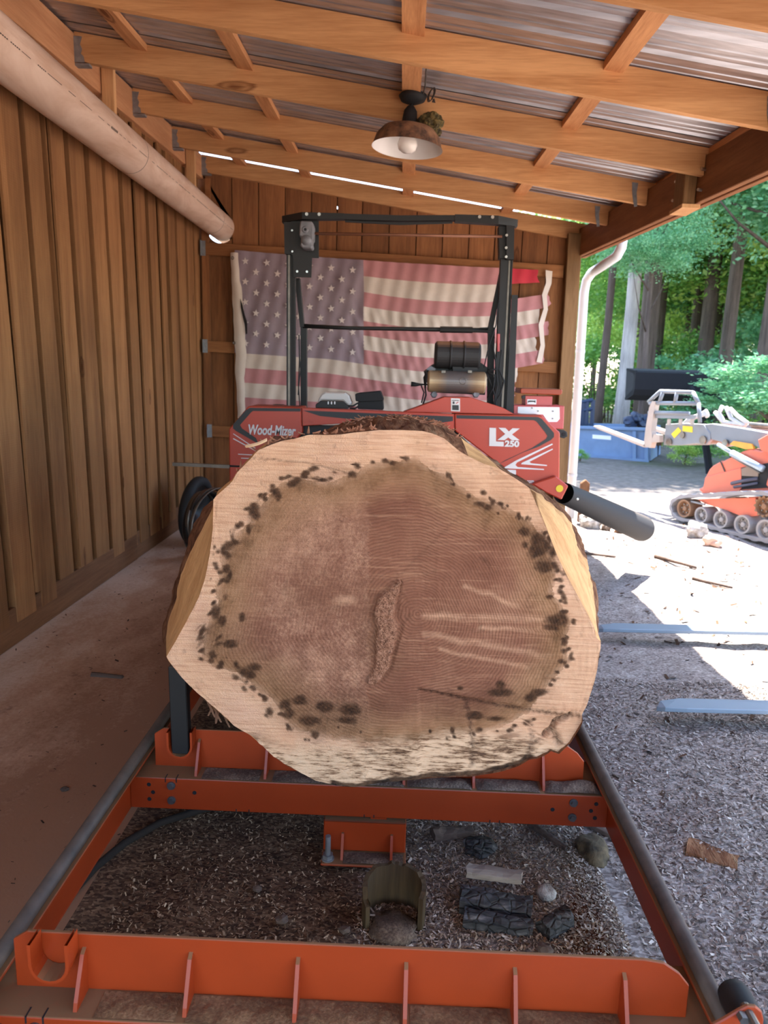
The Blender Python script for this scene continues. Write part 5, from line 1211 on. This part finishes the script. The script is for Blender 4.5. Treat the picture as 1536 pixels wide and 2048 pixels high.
# ---- track loader seen from its side
ld = thing('track_loader', 'orange tracked mini loader with grey boom carrying pallet forks', 'loader', (3.3, 7.6, 0))
PA, PB = G(1348, 1040), G(1510, 1084); LD = (PB - PA).normalized(); LN = Vector((-LD.y, LD.x, 0))
if LN.y < 0: LN = -LN
def K(px, py, off=0.):
    """pixel to the loader's near side plane, pushed off metres away from it"""
    d = CM @ Vector(((px - 768) / FPX, -(py - 1024) / FPX, -1.0)); o = Vector((0, 0, CAM_H))
    q = PA + LN * off; t = (q - o).dot(LN) / d.dot(LN); return o + d * t
def kp(name, mt, pts, off, dep, parent=None, bevel=0):
    m = MB(); m.prism([K(x, y, 0) + LN * off for x, y in pts], LN * dep); return m.build(name, mt, parent if parent else ld, bevel=bevel)
lor = painted('loader_orange', c8(224, 112, 84), .45, .4, c8(180, 150, 130), dirt=.15)
lgr = painted('loader_grey', c8(128, 132, 138), .45, .5, c8(200, 200, 200), dirt=.25)
rub = painted('dusty_rubber', c8(150, 146, 146), .8, .8, c8(190, 184, 178), dirt=.3)
loop = [(1338,1012),(1342,1002),(1354,993),(1372,990),(1400,989),(1440,986),(1480,983.5),(1520,983.5),(1548,988),(1562,1000),(1568,1020),(1572,1050),(1570,1075),(1558,1086),(1530,1084),(1510,1081),(1480,1075),(1450,1068),(1420,1057),(1395,1047),(1370,1043),(1352,1038),(1342,1028)]
def track(off):
    P_ = [K(x, y, 0) for x, y in loop]; P_ = [Vector((p.x, p.y, max(p.z, .012))) for p in P_]; c = sum(P_, Vector()) / len(P_)
    fine = []
    for i in range(len(P_)):
        a, b = P_[i], P_[(i + 1) % len(P_)]; nn_ = max(1, int((b - a).length / .03))
        fine += [a.lerp(b, t / nn_) for t in range(nn_)]
    m = MB(); rows = []; th = .03
    out_, in_ = [], []
    for i, p in enumerate(fine):
        t = (fine[(i + 1) % len(fine)] - fine[i - 1]).normalized(); nv = t.cross(LN).normalized()
        if nv.dot(p - c) < 0: nv = -nv
        k = .010 if (i // 2) % 2 else 0
        out_.append(p + nv * k); in_.append(p - nv * th)
    w = LN * .20; o0 = LN * off
    cl = lambda L: L + [L[0]]
    m.sheet([cl([p + o0 for p in in_]), cl([p + o0 for p in out_]), cl([p + o0 + w for p in out_]), cl([p + o0 + w for p in in_]), cl([p + o0 for p in in_])])
    return recalc(m.build('track', rub, ld))
def wheel(x, y, r, off, name, mt, teeth=0):
    c = K(x, y, 0) + LN * off; m = MB(); n = 28 if not teeth else teeth * 4
    ez = Vector((0, 0, 1)); prof = [(0, -.004), (.25, -.004), (.32, .02), (.72, .03), (.80, -.01), (1.0, -.012), (1.0, .16), (0, .16)]
    vs = []
    for pr_, h in prof:
        for k in range(n):
            a = 2 * math.pi * k / n; q = pr_ * r
            if teeth and pr_ >= .99: q *= 1.0 if k % 4 < 2 else .82
            vs.append(c + LD * (q * math.cos(a)) + ez * (q * math.sin(a)) + LN * h)
    fs = [(i*n+k, i*n+(k+1) % n, (i+1)*n+(k+1) % n, (i+1)*n+k) for i in range(len(prof)-1) for k in range(n)]
    m.add(vs, fs); o = recalc(m.build(name, mt, ld)); 
    m = MB(); 
    for k in range(6):
        a = k * math.pi / 3; q = c + LD * (.5 * r * math.cos(a)) + ez * (.5 * r * math.sin(a)) + LN * .022; m.cyl(q, q - LN * .012, .008, n=6)
    m.build('bolt', M['bolt'], o)
wgr = painted('wheel_grey', c8(150, 146, 146), .5, .3, c8(170, 150, 130), dirt=.3); wbr = painted('rusty_wheel', c8(140, 104, 76), .7, .2, dirt=.3)
for off in (.0, .72):
    track(off)
    for x, y, r in ((1401,1030,.085),(1440,1039,.09),(1483,1049,.094),(1529,1060,.10)): wheel(x, y, r, off + .015, 'roller', wgr)
    wheel(1367, 1017, .098, off + .015, 'idler', wbr); wheel(1523, 1013, .105, off + .03, 'sprocket', wbr, 12)
    kp('track_frame', lor, [(1385,999),(1500,996),(1512,1030),(1480,1036),(1440,1020),(1400,1008)], off + .07, .08)
kp('track_guide', lgr, [(1376,1001),(1404,1008),(1404,1011),(1378,1005)], .03, .02)
kp('body', lor, [(1376,980),(1379,976),(1384,977),(1388,958),(1397,940),(1404,932),(1421,922),(1424,923),(1463,903),(1480,897),(1500,902),(1545,892),(1600,890),(1600,990),(1456,988),(1384,988)], .14, .62, bevel=.02)
kp('side_panel', lor, [(1392,955),(1463,936),(1464,976),(1458,986),(1386,987)], .125, .02, bevel=.004)
kp('hood_seam', M['decal_black'], [(1420,923),(1422,922),(1431,943),(1429,944)], .132, .004)
kp('engine_bay', M['black_matte'], [(1464,936),(1525,925),(1516,976),(1458,980)], .130, .012)
kp('engine_cover', plain('bay_tan', c8(140, 122, 108), .7), [(1464,938),(1499,926),(1497,954),(1465,952)], .122, .01)
m = MB(); m.tube([K(1463, 967, .12), K(1485, 962, .12), K(1515, 957, .12)], .018, 8); m.tube([K(1468, 974, .12), K(1495, 970, .12), K(1515, 966, .12)], .014, 8); m.build('engine_hose', plain('bay_hose', c8(84, 80, 92), .6), ld, smooth=True)
kp('rear_panel', lor, [(1532,905),(1600,900),(1600,978),(1520,977),(1515,970)], .11, .03, bevel=.006)
boom = kp('boom', lgr, [(1380,849),(1400,847),(1460,856),(1536,870),(1600,878),(1600,905),(1520,898),(1495,899),(1488,893),(1440,889),(1428,894),(1418,884),(1400,879)], .16, .07, bevel=.006)
kp('boom', lgr, [(1380,849),(1400,847),(1460,856),(1536,870),(1600,878),(1600,905),(1520,898),(1495,899),(1488,893),(1440,889),(1428,894),(1418,884),(1400,879)], .62, .07, bevel=.006)
kp('boom_pivot', lor, [(1500,880),(1536,860),(1600,855),(1600,915),(1540,915),(1505,900)], .10, .05, bevel=.006)
hp = kp('attachment_plate', lgr, [(1310,848),(1345,846),(1385,848),(1398,866),(1398,880),(1390,890),(1370,887),(1340,891),(1306,890)], .15, .05, bevel=.006)
kp('attachment_plate', lgr, [(1310,848),(1385,848),(1398,866),(1390,890),(1306,890)], .62, .05, bevel=.006)
for q in ([(1322,868),(1336,854.5),(1342,862),(1328,876.5)], [(1345,851.5),(1364,853),(1364,865),(1344,862.5)]): kp('warning_label', M['yellow'], q, .146, .003, hp)
m = MB()
for (x, y), r in (((1319,884),.04),((1345,870),.035),((1386,880),.045),((1430,886),.035)):
    c = K(x, y, 0) + LN * .13; m.cyl(c, c + LN * .62, r, n=14)
m.build('pivot_pin', M['steel'], ld, smooth=False)
kp('cylinder_guard', plain('ochre_paint', c8(226, 158, 60), .5), [(1438,889),(1446,882),(1482,888),(1486,898),(1470,899)], .14, .03)
m = MB(); m.tube([K(1436, 889, .10), K(1464, 906, .10)], .020, 10); m.tube([K(1464, 906, .10), K(1526, 938, .10)], .034, 12); m.build('lift_cylinder', plain('cylinder_blue_grey', c8(168, 186, 198), .35, .3), ld, smooth=True)
m = MB(); m.tube([K(1466, 915, .12), K(1520, 946, .12)], .010, 8); m.build('hydraulic_pipe', M['steel'], ld)
m = MB()
for c in (([1368,847],[1380,836],[1400,830],[1412,822],[1416,832]), ([1372,846],[1392,834],[1412,828],[1415,834]), ([1445,812],[1438,826],[1448,845],[1470,847],[1492,850]), ([1452,814],[1462,836],[1478,846],[1490,852]), ([1460,817],[1475,832],[1495,846]), ([1430,824],[1446,844],[1466,847])):
    P_ = [K(x, y, .3) for x, y in c]; pts = []
    for a, b in zip(P_, P_[1:]): pts += [a, a.lerp(b, .5)]
    m.tube(pts + [P_[-1]], .022, 8)
m.build('hydraulic_hose', plain('pale_hose', c8(196, 192, 190), .6), ld, smooth=True)
m = MB(); m.tube([K(1500, 848, .3), K(1545, 852, .3), K(1600, 856, .3)], .02, 8); m.tube([K(1505, 853, .35), K(1600, 862, .35)], .02, 8); m.build('hand_rail', M['steel'], ld)
# fork attachment on its boom
fkm = painted('worn_fork_paint', c8(176, 160, 148), .5, .4, c8(210, 200, 190), dirt=.3)
kp('fork_post', fkm, [(1280,893),(1284,858),(1291,816),(1297,802),(1304,803),(1300,822),(1296,862),(1298,880),(1294,896)], .05, .07)
kp('fork_post', fkm, [(1296,885),(1312,884),(1312,870),(1300,868)], .05, .06)
def bar(a, b, r, off, name='guard_bar'):
    m = MB(); m.tube([K(*a, off), K(*b, off)], r, 8); m.build(name, lgr, ld, smooth=True)
for off in (.08,):
    for a, b in (((1297,804),(1320,783)), ((1320,782.5),(1386,785)), ((1386,785),(1397,806)), ((1299,806),(1398,807)), ((1298,825),(1378,827)), ((1326,784),(1318,806)), ((1354,784),(1350,806)), ((1397,806),(1400,845))): bar(a, b, .022, off)
kp('guard_plate', lgr, [(1300,828),(1378,830),(1374,838),(1298,836)], .08, .03)
for x in (1322, 1345, 1368): kp('guard_upright', fkm, [(x, 838), (x + 5, 838), (x + 4, 850), (x - 1, 850)], .09, .02)
kp('fork_tine', fkm, [(1179,853),(1182,851),(1188,852.5),(1284,889),(1284,895),(1278,894),(1190,859)], .05, .09, bevel=.006)
kp('fork_tine', fkm, [(1258,855),(1262,853),(1300,865),(1310,872),(1306,877),(1265,861)], .30, .09, bevel=.006)

# ---- blue skip, rack and raised bucket at the wood edge
sk = thing('dumpster', 'blue steel open-topped bin standing at the wood edge', 'bin', (4.0, 14, 0))
blu = painted('faded_blue_paint', c8(112, 138, 172), .5, .4, c8(120, 130, 140), dirt=.35)
DA, DB = G(1120, 908), G(1296, 922)
def D(px, py, off=0.): 
    d = (DB - DA).normalized(); nrm = Vector((-d.y, d.x, 0)); dd = CM @ Vector(((px - 768) / FPX, -(py - 1024) / FPX, -1.0)); o = Vector((0, 0, CAM_H)); q = DA + nrm * off
    return o + dd * ((q - o).dot(nrm) / dd.dot(nrm)), nrm
def dp(name, mt, pts, off, dep, parent, bevel=0):
    nr = D(*pts[0])[1]; m = MB(); m.prism([D(x, y)[0] + nr * off for x, y in pts], nr * dep); return m.build(name, mt, parent, bevel=bevel)
P0 = [(1090,852),(1296,858),(1296,922),(1090,907)]
dp('front', blu, P0, 0, .05, sk); dp('top_rail', blu, [(1090,850),(1298,855.5),(1298,862),(1090,856)], -.06, .10, sk, .01); dp('back', blu, P0, 1.5, .05, sk)
for x in (1266, 1290): dp('rib', blu, [(x, 862), (x + 7, 862), (x + 7, 921 if x > 1280 else 918), (x, 920 if x > 1280 else 916)], -.07, .07, sk)
dp('skid', blu, [(1090,904),(1298,918),(1298,924),(1090,910)], -.08, .1, sk)
e0, nr = D(1296, 858); e1, _ = D(1296, 921); f0, _ = D(1090, 852); f1, _ = D(1090, 906)
m = MB(); m.prism([e0, e1, e1 + nr * 1.5, e0 + nr * 1.5], (e0 - f0).normalized() * .05); m.build('end', blu, sk); m = MB(); m.prism([f0, f1, f1 + nr * 1.5, f0 + nr * 1.5], (e0 - f0).normalized() * .05); m.build('end', blu, sk)
dp('placard', M['white_panel'], [(1185,869),(1222,872),(1222,880),(1185,877)], -.006, .005, sk)
rc_ = thing('steel_rack', 'dark blue steel rack standing behind the blue bin', 'rack', (4.2, 15.6, 0))
dk = painted('dark_blue_steel', c8(44, 58, 84), .5, .2, dirt=.2)
def rackbar(a, b, r, Y, o=rc_, mt=dk, name='bar'):
    m = MB(); m.tube([U(*a, Y), U(*b, Y)], r, 6); m.build(name, mt, o)
for a, b in (((1160,805),(1186,800)), ((1186,800),(1180,905)), ((1162,812),(1158,900)), ((1160,822),(1184,818)), ((1166,806),(1164,850)), ((1174,804),(1172,850))): rackbar(a, b, .05, 15.6)
mp = thing('machine_parts', 'pile of dark machine parts heaped on the blue bin', 'machinery', U(1270, 850, 14.6))
for i, (x, y, r) in enumerate(((1258,842,.12),(1272,834,.14),(1285,846,.13),(1264,852,.12),(1290,836,.1))):
    c = U(x, y, 14.5); blob(c, r, r, r * .8, 70 + i, .5, 2, 2.5).build('part', dk, mp)
rackbar((1250,846), (1300,830), .04, 14.5, mp, M['steel'], 'lever'); rackbar((1262,830), (1266,856), .04, 14.5, mp, M['galv'], 'lever')
m = MB(); q = U(1275, 858, 14.6); m.box(q.x - .45, q.x + .45, 14.35, 14.9, q.z - .3, q.z - .1); m.build('pallet', M['baseboard'], mp)
for dx in (-.4, .4):
    m = MB(); m.box(q.x + dx - .04, q.x + dx + .04, 14.5, 14.7, .0, q.z - .2); m.build('stand', dk, mp)
bu = thing('loader_bucket', 'large black loader bucket raised in front of the trees', 'bucket', (4.7, 12.5, 0))
bk = plain('black_bucket', c8(20, 20, 24), .95, bump=.1)
BY = 12.5; a, b = U(1266, 790, BY), U(1446, 746, BY)
m = MB(); x0, x1 = a.x, b.x; z0, z1 = a.z, b.z
prof = [(0, z0), (-.04, z0 + .1), (-.02, z1 - .03), (.05, z1), (.5, z1 + .04), (.52, z1), (.1, z1 - .05), (.04, z1 - .1), (.03, z0 + .1), (.45, z0 - .06), (.43, z0 - .1)]
m.prism([(x0, BY + p, z) for p, z in prof], (x1 - x0, 0, 0)); recalc(m.build('shell', bk, bu))
for x in (x0, x1 - .03):
    m = MB(); m.prism([(x, BY, z0), (x, BY, z1), (x, BY + .5, z1 + .02), (x, BY + .42, z0 - .08)], (.03, 0, 0)); m.build('side_plate', bk, bu)
for x in (x0 + .95, x1 - .1):
    m = MB(); m.tube([(x, BY - .02, z0 + .15), (x + .1, BY - .3, z0 - .15), (x + .3, BY - .5, .0)], .06, 8); m.build('lift_arm', bk, bu)
# ================================================================== wood beyond the yard
def leaf_mat(name, a, b, c):
    n = N(name); r = n.add('NewGeometry').outputs['Random Per Island']
    col = n.ramp(r, [(0, a), (.55, b), (1, c)])
    d = n.add('BsdfDiffuse', {'Color': col}).outputs[0]; t = n.add('BsdfTranslucent', {'Color': n.mix(.5, col, c)}).outputs[0]
    g = n.add('BsdfGlossy', {'Roughness': .35}).outputs[0]
    s = n.add('MixShader', {0: .5, 1: d, 2: t}).outputs[0]; s = n.add('MixShader', {0: .05, 1: s, 2: g}).outputs[0]
    n.t.links.new(s, n.out.inputs[0]); return n.m
lf = [leaf_mat('oak_leaves', c8(70, 128, 66), c8(104, 164, 84), c8(168, 206, 108)), leaf_mat('maple_leaves', c8(84, 150, 110), c8(120, 186, 138), c8(160, 208, 154)), leaf_mat('yellow_green_leaves', c8(120, 164, 70), c8(168, 206, 96), c8(206, 228, 134))]  # third leaf kind is a lighter yellow-green
def crown_mesh(name, n, mt, seed, leaf, clumps, flat=.8):
    rs = np.random.RandomState(seed)
    cl = rs.randn(clumps, 3); cl /= np.linalg.norm(cl, axis=1)[:, None]; cl *= (.35 + .6 * rs.rand(clumps, 1) ** .5); rad_ = .16 + .2 * rs.rand(clumps)
    idx = rs.randint(0, clumps, n); P = cl[idx] + rs.randn(n, 3) * rad_[idx][:, None] * np.array([.62, .62, .40]); P[:, 2] *= flat
    a = rs.randn(n, 3); a[:, 2] *= .5; a /= np.linalg.norm(a, axis=1)[:, None]; b = np.cross(a, rs.randn(n, 3)); b /= np.linalg.norm(b, axis=1)[:, None]
    s = (leaf * (.6 + .8 * rs.rand(n)))[:, None]
    V4 = np.stack([P - a * s, P + b * s * .5, P + a * s, P - b * s * .5], 1).reshape(-1, 3).astype(np.float32)
    me = bpy.data.meshes.new(name); me.vertices.add(n * 4); me.vertices.foreach_set('co', V4.ravel()); me.loops.add(n * 4); me.loops.foreach_set('vertex_index', np.arange(n * 4, dtype=np.int32)); me.polygons.add(n); me.polygons.foreach_set('loop_start', np.arange(n, dtype=np.int32) * 4); me.polygons.foreach_set('loop_total', np.full(n, 4, np.int32)); me.update(); me.materials.append(mt); return me
CR = [crown_mesh('crown', 15000, lf[0], 1, .023, 46), crown_mesh('crown', 15000, lf[0], 2, .022, 60), crown_mesh('crown', 15000, lf[1], 3, .024, 44), crown_mesh('crown', 14000, lf[2], 4, .022, 40), crown_mesh('crown', 9000, lf[1], 5, .024, 26)]
SH = [crown_mesh('foliage', 5000, lf[0], 11, .040, 24), crown_mesh('foliage', 4500, lf[2], 12, .040, 20), crown_mesh('foliage', 5000, lf[1], 13, .042, 22)]
pale_b = wood('pale_grey_trunk', c8(128, 122, 122), c8(186, 180, 178), 'z', fine=3); dark_b = wood('dark_trunk', c8(58, 48, 44), c8(104, 90, 82), 'z', fine=3)
def put(name, me, loc, sc, rz, parent):
    o = bpy.data.objects.new(name, me); place(o, loc, parent); o.scale = sc; o.rotation_euler = (0, 0, rz); o['kind'] = 'stuff'; return o
def tree(x, y, r, h, cz, cr, ci, mt, label, group=None, lean=(0, 0), extra=2):
    t = thing('tree', label, 'tree', (x, y, 0), group)
    m = MB(); pts = []; rr = []
    for i in range(9):
        u = i / 8; pts.append((x + lean[0] * u * h + .10 * noise.noise((u * 2, x, 0)), y + lean[1] * u * h, -.05 + h * u)); rr.append(r * (1.15 - .55 * u) if i else r * 1.35)
    m.tube(pts, rr, 12)
    m.build('trunk', mt, t, smooth=True)
    m = MB()
    for k in range(5):
        u = .45 + .1 * k; p = Vector(pts[4]).lerp(Vector(pts[8]), (u - .45) * 1.6); a = rnd.uniform(0, 6.28)
        m.tube([p, p + Vector((math.cos(a) * cr * .4, math.sin(a) * cr * .4, .5)), p + Vector((math.cos(a) * cr * .75, math.sin(a) * cr * .75, 1.2))], [r * .35, r * .2, r * .08], 6)
    m.build('branch', mt, t, smooth=True)
    put('crown', CR[ci], (x + lean[0] * h, y + lean[1] * h, cz), (cr, cr, cr * .95), rnd.uniform(0, 6.28), t)
    for k in range(extra):
        a = rnd.uniform(0, 6.28); put('crown', CR[(ci + k) % 3], (x + cr * .5 * math.cos(a), y + cr * .4 * math.sin(a), cz - cr * (.25 + .35 * k)), (cr * .75, cr * .75, cr * .6), a, t)
    return t
tree(5.16, 17, .15, 13, 12.5, 3.4, 0, pale_b, 'tall tree with a thick pale grey trunk behind the blue bin')
tree(4.82, 17.6, .09, 12, 12.5, 2.8, 2, dark_b, 'slim brown tree just left of the pale grey trunk')
tree(6.05, 18.2, .15, 13, 11, 4.2, 1, dark_b, 'dark leaning tree right of the pale grey trunk', lean=(-.02, 0))
tree(6.35, 18.8, .16, 13, 11.5, 3.8, 0, dark_b, 'dark straight tree behind the black bucket')
tree(8.6, 19.5, .17, 12, 10, 4.0, 2, dark_b, 'dark tree standing above the loader boom')
tree(10.6, 20, .2, 13, 10.5, 4.4, 0, dark_b, 'broad dark tree at the right edge of the wood')
tree(7.7, 15.8, .13, 8.5, 6.6, 2.9, 2, dark_b, 'young blue-green tree whose leafy branches reach over the eave', extra=1)
tree(9.8, 14.2, .12, 6.5, 5.6, 2.4, 4, dark_b, 'small blue-green tree above the loader', extra=1)
tree(5.0, 15.2, .06, 5.0, 4.4, 1.1, 2, dark_b, 'sapling with blue-green leaves beside the downspout bend', extra=1)
spots = [(9.0, 22.5, 0), (11.2, 22.5, 3), (8.6, 24.5, 0), (9.8, 26, 1), (12.4, 25, 3), (14.6, 24, 0), (11.6, 28, 3), (12.0, 30, 1), (10.2, 32, 0), (13.4, 31, 3), (16.6, 30, 2), (19.5, 33, 0), (14.5, 36, 0), (16.0, 39, 1), (14.5, 40, 3), (19, 41, 0), (24, 40, 1), (13.2, 21, 0), (16.0, 24.5, 1)]
for i, (x, y, ci) in enumerate(spots):
    tree(x + rnd.uniform(-.5, .5), y, rnd.uniform(.13, .22), rnd.uniform(12, 15), rnd.uniform(7.5, 10.5), rnd.uniform(3.8, 5.0), ci, dark_b, ['dark green', 'dense green', 'blue-green', 'bright yellow-green'][ci] + ' leafy tree ' + ('just behind the front trunks of the wood' if y < 27 else 'in the middle depth of the wood' if y < 35 else 'at the far back of the wood'), 'trees deeper in the wood')
for i in range(16):
    x = 2.6 + i * 1.15 + rnd.uniform(-.4, .4); y = 20 + (i * 7 % 5) * 1.9; k = i % 3
    t = thing('understory_bush', ['dark green', 'bright yellow-green', 'blue-green'][k] + ' understory bush filling the gap between the trunks', 'bush', (x, y, 0), 'understory bushes')
    h = rnd.uniform(1.3, 2.4); put('foliage', SH[k], (x, y, h), (rnd.uniform(1.5, 2.2), 1.5, h), rnd.uniform(0, 6), t)
    m = MB()
    for q in range(4): m.tube([(x + .1 * q, y, 0), (x + rnd.uniform(-.6, .6), y + rnd.uniform(-.4, .4), h * 1.4)], [.03, .01], 5)
    m.build('stem', dark_b, t)
for i in range(16):                          # far belt closing the view, also behind the board wall
    x = -26 + i * 4.2; y = 60 + (i * 5 % 7)
    tree(x, y, .2, 10, 7.6, 4.9, (0, 3, 1)[i % 3], dark_b, 'distant low tree closing the far side of the clearing', 'far tree belt', extra=1)
# low branch of blue-green foliage hanging at the right of the yard
t = thing('overhanging_bush', 'blue-green bush spreading over the loader from the right edge', 'bush', (6.6, 11.2, 0))
put('foliage', SH[2], tuple(U(1520, 770, 11.0)), (1.15, .9, .55), .4, t); put('foliage', SH[2], tuple(U(1455, 790, 11.2)), (.62, .5, .30), 1.9, t); put('foliage', SH[0], tuple(U(1540, 860, 11.6)), (1.0, .8, .8), 2.2, t)
m = MB(); e = U(1540, 850, 11.2); m.tube([(e.x + .4, 11.2, 0), (e.x + .2, 11.2, e.z), U(1455, 790, 11.2)], [.06, .05, .015], 8); m.build('stem', dark_b, t)
for i, (x, y, s_, lab) in enumerate(((1420, 900, .55, 'low green bush on the ground behind the loader hood'), (1370, 900, .42, 'low weedy bush between the blue bin and the loader'), (1160, 898, .16, 'tuft of weeds at the left foot of the blue bin'))):
    p = G(x, y + 16); p.y = min(p.y, 13.2); p = U(x, y + 16, p.y); t = thing('low_bush', lab, 'bush', (p.x, p.y, 0)); put('foliage', SH[i % 2], (p.x, p.y, s_ * .75), (s_ * 1.2, s_ * .8, s_ * .8), i, t)
    m = MB(); m.tube([(p.x, p.y, 0), (p.x + .05, p.y, s_)], [.02, .006], 5); m.build('stem', dark_b, t)
